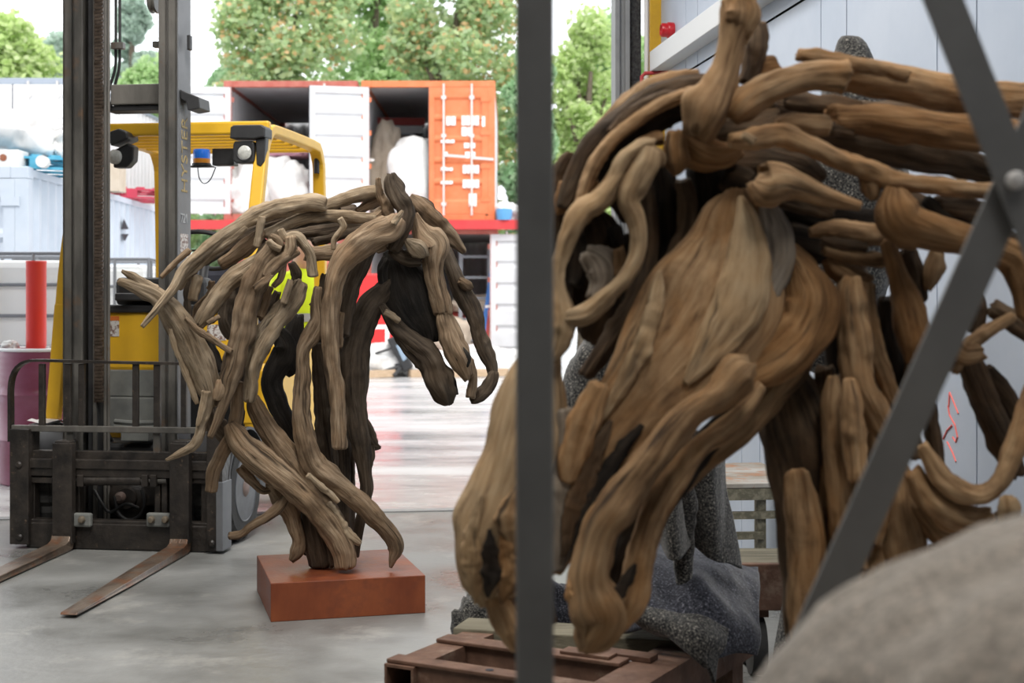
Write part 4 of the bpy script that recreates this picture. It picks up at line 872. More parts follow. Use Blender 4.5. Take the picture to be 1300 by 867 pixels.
# red crate with white bands
rc = thing('red_crate', 'bright red crate with white bands behind the driftwood horse head', 'crate', onz(478, 24.2, 0.52))
box('crate_body', mat('signal_red', (0.72, 0.03, 0.03), 0.5), rc, -0.55, 0.38, 0, 0.5, 0, 1.2, 0.03)
box('white_band', M['decal'], rc, -0.55, 0.38, -0.008, 0.0, 0.26, 0.33); box('white_band', M['decal'], rc, 0.15, 0.22, -0.009, 0.0, 0.0, 0.26)
lump('white_heap', 'white rubble heap beside the orange container on the red beam', 'heap', onz(645, 26.3, CHT+0.14), (0.32, 0.3, 0.32), M['sack'], 61, None, 0.35)
bb = MB().lathe(onz(640, 25.9, CHT+0.135), (0, 0, 1), [(0.13, 0), (0.15, 0.12), (0.15, 0.2), (0.0, 0.22)], 20).build('blue_bucket', mat('sky_blue_plastic', (0.10, 0.30, 0.55), 0.5), smooth=True); tag(bb, 'small blue bucket on the red beam beside the orange container', 'bucket')
# on the grey container at left: blue pallet, tarps, white box, red pallet
zt_ = CHT
def pallet(name, label, c, rz, m, n=7, L=1.2, Wd=1.0):
    r = thing(name, label, 'pallet', c, rz)
    for k in range(n): x = -L/2+k*(L-0.1)/(n-1); box('deck_board', m, r, x, x+0.10, -Wd/2, Wd/2, 0.122, 0.144)
    for y in (-Wd/2, -0.05, Wd/2-0.1):
        for x in (-L/2, -0.07, L/2-0.14): box('block', m, r, x, x+0.14, y, y+0.1, 0.022, 0.10)
        box('stringer', m, r, -L/2, L/2, y, y+0.1, 0.10, 0.122); box('bottom_board', m, r, -L/2, L/2, y, y+0.1, 0.0, 0.022)
    return r
pallet('blue_pallet', 'blue wooden pallet on the grey container under the tarps', onz(36, 14.55, zt_), math.radians(28), M['bluewood'])
lump('folded_tarp', 'large crumpled grey white tarp on the blue pallet', 'tarp', onz(22, 14.65, zt_+0.146), (0.44, 0.40, 0.46), M['tarp'], 71, None, 0.45)
lump('folded_tarp', 'small bright crumpled tarp at the right end of the blue pallet', 'tarp', onz(70, 14.75, zt_+0.146), (0.20, 0.3, 0.30), M['sack'], 72, None, 0.45)
bx_ = thing('white_case', 'white box with a round brown hole at the container corner', 'box', onz(8, 13.9, zt_))
box('case_body', M['sack'], bx_, -0.14, 0.12, 0, 0.3, 0, 0.17, 0.01); MB().lathe((-0.03, -0.001, 0.09), (0, -1, 0), [(0.035, 0), (0.035, 0.004), (0, 0.004)], 16).build('round_hole', M['rust_edge'], bx_)
rl_ = MB().tube([onz(53, 13.95, zt_+0.06), onz(56, 14.1, zt_+0.06)], 0.06, 16).build('fabric_roll', M['sack'], smooth=True); tag(rl_, 'short white roll lying in front of the blue pallet', 'roll')
pallet('red_pallet', 'red plastic pallet on the far end of the grey container', onz(163, 18.7, zt_), math.radians(20), M['redplastic'], 6)
o = box('beige_carton', M['beige'], None, -0.13, 0.13, -0.15, 0.15, 0, 0.42); o.location = onz(142, 17.2, zt_); tag(o, 'tall beige carton on the grey container behind the mast', 'box')
# tanks in cages, drum, red tube
def ibc(label, c, rz=0.0, zoff=0.0):
    r = thing('caged_tank', label, 'tank', c, rz, 'caged tanks by the grey container')
    box('tank_body', M['tankw'], r, -0.56, 0.56, -0.46, 0.46, 0.15, 1.62, 0.06)
    box('pallet_base', M['cage'], r, -0.6, 0.6, -0.5, 0.5, 0.0, 0.13, 0.01)
    for i in range(5):
        x = -0.6+i*0.30
        for y in (-0.5, 0.5): MB().tube([(x, y, 0.1), (x, y, 1.67)], 0.014, 8).build('cage_bar', M['cage'], r, smooth=True)
    for i in range(4):
        y = -0.5+(i+0.5)*0.25
        for x in (-0.6, 0.6): MB().tube([(x, y, 0.1), (x, y, 1.67)], 0.014, 8).build('cage_bar', M['cage'], r, smooth=True)
    for k in range(7):
        z = 0.2+k*0.245; MB().tube([(-0.6, -0.5, z), (0.6, -0.5, z), (0.6, 0.5, z), (-0.6, 0.5, z)], 0.014, 8, closed=True).build('cage_ring', M['cage'], r, smooth=True)
    return r
ibc('white tank in a wire cage at the left edge behind the red tube', onz(22, 11.7, -0.012))
ibc('white tank in a wire cage seen between the forklift mast rails', onz(120, 13.3, -0.012), 0.05)
dr = thing('steel_drum', 'faded maroon steel drum behind the forklift at left', 'drum', onz(54, 10.2, -0.012))
R_ = 0.292
MB().lathe((0, 0, 0), (0, 0, 1), [(R_-0.01, 0), (R_, 0.01), (R_, 0.30), (R_+0.014, 0.32), (R_, 0.34), (R_, 0.62), (R_+0.014, 0.64), (R_, 0.66)]+[(R_+(0.004 if k % 2 else -0.003), 0.70+k*0.022) for k in range(11)]+[(R_, 0.955), (R_-0.02, 0.955), (R_-0.02, 0.93), (0, 0.93)], 48).build('drum_shell', M['drum'], dr, smooth=True)
MB().tube([(R_*math.cos(t_), R_*math.sin(t_), 0.955) for t_ in [2*math.pi*i/48 for i in range(48)]], 0.012, 8, closed=True).build('rim', M['white_trim'], dr, smooth=True)
rt = MB().lathe(onz(46, 10.2, 0.925), (0, 0, 1), [(0.071, 0), (0.071, 0.635), (0.074, 0.64), (0.071, 0.65), (0.06, 0.65), (0.06, 0.5), (0, 0.5)], 32).build('red_tube', M['redtube'], smooth=True); tag(rt, 'upright red plastic tube standing on the maroon drum', 'tube')
lump('white_rag', 'white crumpled rag on the drum rim left of the red tube', 'rag', onz(12, 10.15, 0.92), (0.06, 0.06, 0.08), M['sack'], 81, None, 0.4)
lump('white_rag', 'white crumpled rag on the drum rim right of the red tube', 'rag', onz(70, 10.15, 0.92), (0.07, 0.06, 0.05), M['sack'], 82, None, 0.4)
# ------------------------------------------------------------------ person in hi-vis behind the forklift
PX = onz(385, 10.35, -0.012)
pe = thing('person', 'person in yellow hi-vis jacket and trousers standing behind the forklift', 'person', PX, math.radians(-150))
def skin(name, joints, edges, m, parent, root=0, lv=2):
    me = bpy.data.meshes.new(name); me.from_pydata([j[:3] for j in joints], edges, []); o = bpy.data.objects.new(name, me); link(o, parent)
    sk = o.modifiers.new('skin', 'SKIN'); sv = me.skin_vertices[0].data if me.skin_vertices else None
    if sv is None:
        bpy.context.view_layer.objects.active = o; me.skin_vertices_add() if hasattr(me, 'skin_vertices_add') else None
    for i, j in enumerate(joints):
        me.skin_vertices[0].data[i].radius = (j[3], j[4] if len(j) > 4 else j[3]); me.skin_vertices[0].data[i].use_root = (i == root)
    sb = o.modifiers.new('sub', 'SUBSURF'); sb.levels = lv; sb.render_levels = lv; me.materials.append(m); return o
J = [(0, 0, 0.95, 0.16, 0.11), (0, 0, 1.15, 0.15, 0.10), (0, 0, 1.38, 0.19, 0.11), (0, 0, 1.50, 0.075), (0, 0.01, 1.58, 0.06),           # 0-4 torso, neck
     (0.19, 0, 1.46, 0.07), (0.27, 0.02, 1.20, 0.055), (0.24, 0.16, 1.02, 0.045), (-0.19, 0, 1.46, 0.07), (-0.27, 0.02, 1.20, 0.055), (-0.24, 0.16, 1.02, 0.045),
     (0.10, 0, 0.88, 0.10), (0.11, 0.01, 0.50, 0.07), (0.11, -0.02, 0.09, 0.05), (0.12, 0.12, 0.045, 0.042), (-0.10, 0, 0.88, 0.10), (-0.11, 0.01, 0.50, 0.07), (-0.11, -0.02, 0.09, 0.05), (-0.12, 0.12, 0.045, 0.042)]
E = [(0,1),(1,2),(2,3),(3,4),(2,5),(5,6),(6,7),(2,8),(8,9),(9,10),(0,11),(11,12),(12,13),(13,14),(0,15),(15,16),(16,17),(17,18)]
skin('body', J, E, M['hv'], pe)
sk_ = mat('skin_tone', (0.55, 0.33, 0.24), 0.5)
def bands(z, rx, ry, h, nm='reflective_band'):
    n = 36; vs = []
    for dz in (0, h):
        for k in range(n): t_ = 2*math.pi*k/n; vs.append((rx*math.cos(t_), ry*math.sin(t_), z+dz))
    MB().poly(vs, [(k, (k+1) % n, n+(k+1) % n, n+k) for k in range(n)]).build(nm, M['reflect'], pe, smooth=True)
n = 40; jk = MB(); vs = []
for z, rx, ry in ((0.82, 0.215, 0.15), (0.95, 0.21, 0.15), (1.15, 0.205, 0.145), (1.35, 0.225, 0.145), (1.45, 0.20, 0.125), (1.52, 0.10, 0.09), (1.555, 0.075, 0.075)):
    for k in range(n): t_ = 2*math.pi*k/n; w = 1+0.03*math.sin(5*t_+z*9); vs.append((rx*w*math.cos(t_), ry*w*math.sin(t_), z))
jk.poly(vs, [(i*n+k, i*n+(k+1) % n, (i+1)*n+(k+1) % n, (i+1)*n+k) for i in range(6) for k in range(n)]).build('jacket', M['hv'], pe, smooth=True)
bands(1.15, 0.216, 0.155, 0.06); bands(0.92, 0.222, 0.16, 0.06)
for s_ in (1, -1): MB().bar((s_*0.12, -0.13, 1.12), (s_*0.10, -0.105, 1.47), 0.05, 0.01, up=(0, 1, 0)).build('reflective_brace', M['reflect'], pe)
lump('head', None, None, (0, 0.02, 1.54), (0.078, 0.098, 0.235), sk_, 91, None, 0.03, False, pe)
lump('hair', None, None, (0, 0.0, 1.645), (0.084, 0.102, 0.14), mat('dark_hair', (0.03, 0.022, 0.018), 0.8), 92, None, 0.08, False, pe)
MB().lathe((0, 0.115, 1.635), (0, 1, -0.3), [(0.018, 0), (0.012, 0.015), (0, 0.02)], 10).build('nose', sk_, pe, smooth=True)
for s_ in (1, -1):
    MB().lathe((s_*0.034, 0.108, 1.665), (0, 1, 0), [(0.011, 0), (0.006, 0.006), (0, 0.008)], 10).build('eye', M['fl_dark'], pe, smooth=True)
    lump('ear', None, None, (s_*0.083, 0.0, 1.62), (0.012, 0.025, 0.06), sk_, 93, None, 0.05, False, pe)
    h = (s_*0.24, 0.16, 1.02); JJ = [(h[0], h[1], h[2], 0.034, 0.02), (h[0], h[1]+0.05, h[2]-0.06, 0.038, 0.017)]; EE = [(0, 1)]
    for k in range(4):
        bx0 = h[0]+(k-1.5)*0.019; l = (0.035, 0.042, 0.04, 0.032)[k]; i0 = len(JJ)
        JJ += [(bx0, h[1]+0.075, h[2]-0.085, 0.0085), (bx0, h[1]+0.095, h[2]-0.085-l, 0.008), (bx0, h[1]+0.085, h[2]-0.085-l*1.8, 0.0065)]; EE += [(1, i0), (i0, i0+1), (i0+1, i0+2)]
    i0 = len(JJ); JJ += [(h[0]-s_*0.045, h[1]+0.05, h[2]-0.05, 0.0095), (h[0]-s_*0.055, h[1]+0.075, h[2]-0.085, 0.008)]; EE += [(0, i0), (i0, i0+1)]
    skin('hand', JJ, EE, sk_, pe)
# ------------------------------------------------------------------ plinth and the driftwood horse standing on it
M['corten'] = mat('rusted_steel_plinth', (0.17, 0.040, 0.015), 0.5, var=(0.30, 0.082, 0.027), scale=4, detail=9, var2=(0.13, 0.035, 0.02), v2scale=3, v2lo=0.52, v2hi=0.7, bump=0.08, bscale=60, stretch=(1, 1, 0.5), rvar=0.1)
pa = Vector((-0.974, 5.74, 0)); pu = Vector((0.614, 0.17, 0)); pv = Vector((-0.168, 0.623, 0)); PHt = 0.157
pl = MB(); q = [pa, pa+pu, pa+pu+pv, pa+pv]
pl.poly([v for v in q]+[v+Vector((0, 0, PHt)) for v in q], [(0,3,2,1),(4,5,6,7),(0,1,5,4),(1,2,6,5),(2,3,7,6),(3,0,4,7)])
tag(pl.build('steel_plinth', M['corten'], bevel=0.003), 'square rusted orange steel plinth under the smaller driftwood horse', 'plinth')
M['dw'] = wood_mat('grey_driftwood', (0.095, 0.060, 0.035), (0.24, 0.165, 0.103), (0.40, 0.30, 0.20), (0.29, 0.17, 0.085), 0.5)
M['dw_pale'] = wood_mat('pale_driftwood', (0.15, 0.105, 0.065), (0.33, 0.25, 0.165), (0.46, 0.37, 0.265), (0.38, 0.255, 0.14), 0.45)
M['dw_dark'] = wood_mat('dark_driftwood', (0.035, 0.026, 0.018), (0.085, 0.062, 0.043), (0.15, 0.115, 0.082), (0.12, 0.075, 0.04), 0.35)  # darker wood, with shade of neck, head and gaps painted in
M['dw_black'] = wood_mat('shade_black_driftwood', (0.010, 0.009, 0.008), (0.028, 0.024, 0.021), (0.06, 0.052, 0.045), (0.07, 0.05, 0.03), 0.3)  # near-black copy, shade of the head and inner hollows painted in
HRS = thing('driftwood_horse', 'smaller driftwood horse sculpture with bowed head standing on the rusted plinth', 'sculpture', pa+pu*0.45+pv*0.5+Vector((0, 0, PHt)))
YH = lambda px: 6.09+0.00085*(px-420)
def w1(pts, m='dw', d=0.0, **k): return wood(pts, HRS, M[m], d=d, Y0=YH, **k)
Hc = lambda pts: [(140+p[0]*0.5997, 210+p[1]*0.5997, p[2]*0.5997)+tuple(p[3:]) for p in pts]
# back and mane
w1(Hc([(68,340,5,-0.29),(100,302,8,-0.28),(135,258,10,-0.25),(160,215,11,-0.23),(200,178,12,-0.20),(250,140,14,-0.17),(300,112,17),(350,92,19),(400,82,19),(435,80,20),(452,84,17)]), 'dw_pale', -0.14)
w1([(227,366,5),(233,352,7),(245,340,8),(262,325,8),(285,308,7.5),(300,298,5.5),(312,289,3)], 'dw_pale', -0.17)
w1([(251,351,7),(247,366,7),(244.5,380,6.5)], 'dw_pale', -0.17, end='cut')
w1([(205,352,3),(214,342,3.5),(226,330,4),(240,318,4)], 'dw', -0.12)
w1([(236,341,4),(240,356,5),(238,372,5),(240,401,5)], 'dw_dark', -0.05)
w1([(281,336,7),(300,323,9.5),(319,308,10),(333,296,8)], 'dw', -0.10, end='cut')
w1([(333,276,5),(330,292,5),(326,313,5)], 'dw_pale', -0.19, end='cut')
w1([(338,298,7.5),(356,289,8),(374,281,8),(398,274.6,7.5),(420,274,7.5),(440,275,7.5),(459,277,7),(476,277,6)], 'dw_pale', -0.10, end='cut')
w1([(412,261,7),(444,251.5,9),(466,245,9),(478,243,8)], 'dw_pale', 0.02, end='cut')
w1([(455,268,5),(470,259,7),(486,252,7)], 'dw', 0.05)
w1([(431.7,278,4),(435,289,4),(425,304,4),(423,316,3)], 'dw_pale', -0.14)
w1([(330,286,5),(360,276,6),(395,266,7),(430,264,7)], 'dw_dark', 0.06)
w1([(352,301,6),(390,296,7),(430,290,8),(462,287,8)], 'dw_dark', 0.05)
w1([(391,323,9),(410,322,9),(432,318,9)], 'dw', -0.02)
w1([(398,308,6),(430,299,6),(461,291,6)], 'dw_dark', 0.03)
# poll, ears
w1([(496,223,6),(500,239,11.5),(507,254,12),(516,268,11.5),(515,284,10),(507,299,9),(498,317,8)], 'dw_dark', -0.13, amp=0.3)
w1([(480,227,3),(483,246,5.5),(489,262,8),(494,280,8)], 'dw', -0.08, amp=0.3)
w1([(486,268,8),(478,276,9),(468,284,8)], 'dw', -0.06)
w1([(522,250,4),(528,256,8),(536,264,11),(554,282,11.5),(572,300,10.5),(589,319,5)], 'dw', 0.10, amp=0.26)
w1([(524,258,5),(540,275,8),(560,292,9),(578,302,6)], 'dw_dark', 0.15, amp=0.26)
# neck
w1([(505,278,12),(496,289,17),(478,296,18),(456,310,17),(437,330,14.5),(425,355,12),(420,388,11),(419,420,10.5),(421,450,10),(425,485,10),(429,522,9.5),(431,556,9.5),(431,568,9)], 'dw', -0.20, end='cut')
w1([(499,284,5),(506,275,4),(511,268,2)], 'dw_pale', -0.27)
w1([(472,312,9),(458,338,10),(448,362,9),(441,392,9),(437,425,8)], 'dw_dark', -0.10)
w1([(434,398,4),(431,415,5),(430,440,5)], 'dw', -0.16)
w1([(500,352,8),(488,368,13),(470,388,17),(456,415,19),(449,445,19),(447,475,19),(448,505,17),(454,540,14),(459,570,11.5),(463,600,8.5),(465,620,8.5),(462,640,8),(457,664,7),(454,692,5),(453,706,4)], 'dw_dark', -0.02)
w1([(462,535,6),(470,556,8),(476,566,6),(483,568,2)], 'dw_dark', 0.02, flat=0.6)
w1([(466,548,7),(470,578,7),(466,598,4)], 'dw_dark', 0.02, flat=0.6)
w1([(404,438,8),(408,470,11),(411,510,12.5),(414,560,12),(419,590,10),(421,606,6)], 'dw_dark', 0.06, end='cut')
w1([(428,470,8),(433,520,9),(436,570,9),(438,620,9),(438,664,8),(437,705,8)], 'dw_dark', 0.12, end='cut')
w1([(444,560,6),(446,600,5),(444,650,6),(446,705,6)], 'dw_dark', 0.16, end='cut')
w1([(404,366,6),(402,388,8.5),(404,408,11),(395,426,10.5),(385,444,9),(384,470,9),(383,492,10),(382,518,11),(385,541,11.5),(391,567,13.5),(400,590,15),(419,607,14),(441,624,13),(459,639,12),(476,657,11.5),(491,673,10.5),(501,687,10.5),(503,699,9.5),(499,709,6),(496,720,2.5)], 'dw', -0.16)
w1([(391,603,4),(408,618,4.5),(420,628,4),(429,637,3)], 'dw_pale', -0.24)
# chest
w1([(382,360,9),(371,381,11),(356,401,12),(341,421,13),(328,444,12.5),(320,466,11),(319,488,9.5),(317,508,7)], 'dw_pale', -0.21, amp=0.26)
w1([(368,356,3.5),(365,368,4.5),(360,384,5)], 'dw_pale', -0.26)
w1([(322,506,9),(326,520,12),(338,542,13.5),(357,569,14.5),(375,592,15),(394,620,15),(413,648,14),(430,672,12),(441,690,8)], 'dw', -0.10)
w1([(416,640,5),(428,655,5),(440,674,6),(449,684,5),(457,690,3)], 'dw_pale', -0.17, amp=0.3)
w1([(292,540,9),(302,558,15),(320,578,16.5),(350,602,16.5),(384,630,16),(408,655,15.5),(426,678,15),(436,698,14),(439,719,12.5)], 'dw', -0.15, end='cut')
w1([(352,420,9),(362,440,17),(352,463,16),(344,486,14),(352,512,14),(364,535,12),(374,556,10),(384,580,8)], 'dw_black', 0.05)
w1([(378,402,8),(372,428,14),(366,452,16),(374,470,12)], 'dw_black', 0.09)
w1([(300,350,10),(290,380,11),(286,405,10),(294,425,9)], 'dw_dark', 0.10)
w1([(420,368,7),(414,400,8),(409,440,7),(408,470,6)], 'dw_black', 0.10)
w1([(412,350,5),(410,368,6),(406,380,6),(396,388,4)], 'dw_dark', 0.04)
# shoulder hub
w1([(349,306,9),(347,318,13),(337,331,14),(328,350,14.5),(319,370,14),(311,395,14.5),(308,417,14),(301,443,14),(297,465,14.5),(291,482,13),(289,496,10.5),(284,513,7.5),(276,535,6),(267,555,3.5)], 'dw', -0.23)
w1([(331,328,8),(314,341,10),(297,353,11),(285,364,11.5),(272,382,11.5),(261,399,11),(252,412,8)], 'dw_pale', -0.17)
w1([(356,292,5),(362,302,6),(372,300,6),(379,302,6.5),(389,315,6.5),(395,328,6.5),(397.5,350,6.5)], 'dw_pale', -0.25, end='cut')
w1([(376,318,7),(360,328,8),(346,340,8.5),(338,352,7)], 'dw', -0.27)
w1([(369,302,7),(369,315,7.5),(364,326,6)], 'dw', -0.28)
w1([(344,300,4),(352,304,5),(356,312,5)], 'dw', -0.27); w1([(341,306,4),(347,312,5),(356,316,4)], 'dw_pale', -0.29)
w1([(360,335,4.5),(357,352,4.5),(348,363,4)], 'dw', -0.26); w1([(344,349,4),(335,357,5),(324,367,5)], 'dw', -0.29)
w1([(370,335,5),(376,350,6),(372,368,6)], 'dw_dark', -0.10); w1([(352,372,5),(346,388,6),(338,404,6)], 'dw_dark', -0.04)
w1([(322,355,6),(330,380,7),(336,405,7)], 'dw_dark', -0.08); w1([(342,365,5),(338,382,6),(330,402,6)], 'dw', -0.14)
w1([(302,486,8),(300,526,8.5),(294,553,9),(281,577,8.5),(272,598,8.5),(267,623,7)], 'dw', -0.12, end='cut')
w1([(281,484,6),(279,496,7),(275,507,5)], 'dw', -0.24)
w1([(262,512,8),(270,535,12),(286,555,10)], 'dw_dark', -0.06); w1([(304,520,7),(300,540,9),(294,560,9)], 'dw_dark', 0.0)
# rump log and its splinters
w1([(151,357,5),(166,362,8),(184,369,10),(199,376,12),(214,391,14.5),(227,410,16.5),(240,432,18.5),(251,458,19.5),(260,480,17.5),(266,500,13),(268,514,8)], 'dw_pale', -0.20, amp=0.12)
w1([(155,344,2),(168,351,5),(182,361,7),(197,370,8)], 'dw_pale', -0.20)
w1([(216,418,4),(224,440,5),(232,462,5),(246,500,4),(250,512,2.5)], 'dw_pale', -0.22)
w1([(236,404,3),(251,419,4.5),(269,430,4.5),(282,439,4),(293,446,3.5)], 'dw', -0.27)
w1([(261,498,6),(258,515,5),(251,540,2.5)], 'dw_pale', -0.24); w1([(268,498,6),(262,522,6),(258,533,6),(252,553,6.5),(245,566,6),(231,574,5),(211,584,2)], 'dw_pale', -0.22)
w1([(269,358,4),(267,372,4),(257,382,4),(249,392,4.5),(247,408,4)], 'dw', -0.13); w1([(264,364,3),(273,372,3),(270,380,3)], 'dw', -0.12)
w1([(271,405,3.5),(264,410,3.5),(278,402,3)], 'dw', -0.2); w1([(260,425,6),(268,445,8),(278,470,7)], 'dw_black', -0.10)
# hind leg twigs and stump
w1([(306,595,7),(322,612,6),(335,623,4.5),(349,620,2)], 'dw', -0.08)
w1([(291,680,5),(306,678,5),(320,666,5.5),(339,656,6),(354,644,7.5),(362,631,7)], 'dw', -0.10)
w1([(345,612,9),(356,632,12),(368,649,11.5),(374,667,9.5),(379,686,8.5),(376,701,8.5),(370,711,4)], 'dw', -0.06)
w1([(392,640,10),(396,656,14),(401,676,17),(406,697,17.5),(409,716,16.5)], 'dw_dark', -0.02, end='cut', amp=0.12)
w1([(416,690,5),(421,704,8),(424,716,7)], 'dw_dark', -0.06); w1([(380,660,6),(386,680,7),(392,700,7)], 'dw_black', 0.03)
# head
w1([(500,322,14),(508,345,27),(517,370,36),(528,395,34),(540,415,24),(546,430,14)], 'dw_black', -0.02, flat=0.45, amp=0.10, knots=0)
w1([(528,272,3.5),(533,287,9),(540,299,14),(552,311,18),(550,328,15),(551,346,13.5),(554,362,13),(559,380,12),(563,396,10)], 'dw', -0.10, amp=0.2)
w1([(516,305,4),(524,311,9),(532,317,11),(538,324,7)], 'dw_pale', -0.17)
w1([(498,318,7),(508,326,9),(520,330,10),(532,331,8)], 'dw_dark', -0.10); w1([(492,330,7),(486,345,8),(488,362,8)], 'dw_black', -0.02)
w1([(478,318,5),(488,312,6),(500,309,6)], 'dw', -0.10)
w1([(484,388,5),(497,408,8),(513,426,12),(530,440,16),(545,456,17.5),(553,475,17),(560,490,17),(566,503,14),(570,512,6)], 'dw_dark', -0.06, amp=0.22)
w1([(490,396,4),(500,402,5),(506,408,4)], 'dw_pale', -0.12)
w1([(563,396,10),(569,418,15),(576,440,17.5),(587,462,13.5),(594,478,8)], 'dw', -0.09, amp=0.2)
w1([(567,316,6),(573,336,9),(582,360,11.5),(594,383,12),(603,405,11),(609,428,10),(617,447,10),(624,463,8.5),(627,478,6)], 'dw_dark', 0.02, amp=0.16)
w1([(584,356,5),(593,362,7),(598,366,4)], 'dw', -0.03)
w1([(627,474,7),(623,486,9),(614,498,9.5),(604,506,8),(599,509,5)], 'dw_dark', -0.02); w1([(595,458,7),(600,474,5.5),(600,490,5.5),(597,503,6)], 'dw', -0.06)
w1([(548,452,9),(556,470,8),(572,482,6),(578,500,4)], 'dw_black', -0.01); w1([(583,446,7),(589,455,9),(590,463,6)], 'dw_black', -0.135, flat=0.5, knots=0)  # flat black piece paints the dark of the nostril hole
w1([(520,440,6),(536,462,7),(548,480,6)], 'dw_dark', 0.02)
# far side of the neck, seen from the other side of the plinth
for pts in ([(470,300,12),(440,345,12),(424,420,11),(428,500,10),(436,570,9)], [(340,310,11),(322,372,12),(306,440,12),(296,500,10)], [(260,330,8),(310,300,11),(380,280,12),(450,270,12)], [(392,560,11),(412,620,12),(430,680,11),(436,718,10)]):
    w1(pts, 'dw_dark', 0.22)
# ------------------------------------------------------------------ large driftwood horse in the foreground
M['fg'] = wood_mat('tan_driftwood', (0.12, 0.062, 0.028), (0.30, 0.18, 0.09), (0.45, 0.30, 0.165), (0.36, 0.17, 0.055), 0.65, bump=0.6)
M['fg_pale'] = wood_mat('pale_tan_driftwood', (0.19, 0.115, 0.06), (0.37, 0.255, 0.145), (0.50, 0.37, 0.225), (0.40, 0.22, 0.085), 0.5, bump=0.6)
M['fg_dark'] = wood_mat('shaded_driftwood', (0.035, 0.022, 0.013), (0.085, 0.055, 0.032), (0.16, 0.105, 0.062), (0.16, 0.075, 0.028), 0.5)  # darker copy of the tan wood, shade put into its colour
M['fg_black'] = wood_mat('black_driftwood', (0.008, 0.006, 0.005), (0.022, 0.016, 0.011), (0.05, 0.036, 0.024), (0.06, 0.03, 0.012), 0.4)  # near-black copy filling gaps and hollows, their shade painted in
M['fg_orange'] = wood_mat('rotted_orange_driftwood', (0.12, 0.055, 0.020), (0.28, 0.145, 0.058), (0.40, 0.235, 0.11), (0.34, 0.15, 0.045), 0.55, bump=1.0)
M['fg_grey'] = wood_mat('silvered_driftwood', (0.13, 0.105, 0.08), (0.25, 0.205, 0.16), (0.36, 0.31, 0.255), (0.28, 0.19, 0.11), 0.4)
FG = thing('driftwood_horse', 'large out of focus driftwood horse sculpture filling the right foreground', 'sculpture', (0.75, 3.1, 0.06))
YF = lambda px: 3.02+0.00022*(px-900)
def w2(pts, m='fg', d=0.0, **k): return wood(pts, FG, M[m], d=d, Y0=YF, **k)
# upright ear piece and knob
w2([(939,-6,20),(938,12,24),(936,34,23),(929,60,20),(921,90,20.5),(911,115,25),(897,143,29),(888,166,22)], 'fg', -0.15)
w2([(936,-2,20),(940,18,24),(936,36,20)], 'fg', -0.16, amp=0.28)
w2([(960,30,10),(961,52,14),(956,80,12),(948,104,10)], 'fg_dark', -0.03, amp=0.25); w2([(958,98,14),(970,88,15),(985,84,12)], 'fg_orange', 0.0)
# forelock and mane going left
w2([(900,104,10),(860,112,15),(822,130,18),(782,160,18.5),(752,187,17),(736,216,15.5),(724,244,13),(717,262,9)], 'fg_dark', -0.04)
w2([(885,96,7),(845,103,11),(806,124,12),(778,148,10),(756,170,8)], 'fg', -0.01)
w2([(872,140,14),(845,140,18),(810,165,17),(780,192,15),(758,214,13),(748,245,12),(742,270,9)], 'fg_black', 0.02)
w2([(724,196,7),(710,216,9),(706,250,10),(706,290,9),(708,320,8)], 'fg_dark', 0.02); w2([(716,232,6),(712,252,8),(712,270,6)], 'fg_orange', -0.02)
w2([(756,232,5),(755,248,8),(750,266,6)], 'fg_orange', -0.03)
w2([(902,112,7),(852,126,9),(802,156,9),(767,190,9),(749,222,9),(738,256,8),(732,280,5)], 'fg', -0.10); w2([(880,118,5),(840,124,7),(806,140,8),(775,168,7)], 'fg_dark', -0.09)
w2([(714,214,10),(716,250,18),(720,300,20),(718,350,14)], 'fg_dark', 0.08, flat=0.6); w2([(760,208,16),(745,240,20),(734,275,18)], 'fg_dark', 0.06, flat=0.6); w2([(800,170,18),(780,215,20),(765,250,16)], 'fg_black', 0.08, flat=0.6)
w2([(880,160,20),(920,166,24),(960,160,22),(985,150,14)], 'fg_dark', 0.02, flat=0.7); w2([(935,120,14),(950,135,16),(975,128,14)], 'fg_dark', 0.03); w2([(985,318,22),(1000,365,30),(990,425,32),(975,460,24)], 'fg_black', 0.01, flat=0.6)
# looped branch
w2([(828,184,10),(815,187,13),(794,202,13),(781,228,12.5),(762,255,14),(738,272,15.5),(724,296,13),(713,325,10),(708,352,9.5),(711,380,13),(714,408,18),(709,434,14),(700,456,8)], 'fg_pale', -0.12)
w2([(715,404,13),(744,398,14),(768,378,13),(791,356,11.5),(806,331,11.5),(811,304,11.5),(807,278,12),(799,254,13.5),(809,231,16),(820,209,17),(826,190,12)], 'fg_pale', -0.13)
w2([(826,190,7),(836,199,9),(838,210,6)], 'fg_pale', -0.13); w2([(840,176,9),(828,178,9),(812,183,8)], 'fg', -0.08)
w2([(748,322,14),(764,338,24),(766,360,22),(755,378,12)], 'fg_grey', -0.03, flat=0.5, amp=0.25); w2([(786,318,8),(788,334,9),(784,350,7)], 'fg', -0.05)
w2([(735,300,8),(738,330,10),(732,362,10)], 'fg_black', 0.03); w2([(780,290,10),(786,310,10)], 'fg_black', 0.04)
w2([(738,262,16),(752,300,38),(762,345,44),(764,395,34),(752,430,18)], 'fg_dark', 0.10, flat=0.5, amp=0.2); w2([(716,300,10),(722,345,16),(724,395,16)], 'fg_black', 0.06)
w2([(742,225,10),(760,240,14),(785,250,16),(800,275,14)], 'fg_dark', 0.06); w2([(800,300,10),(812,350,16),(800,400,16),(776,430,12)], 'fg_black', 0.05)
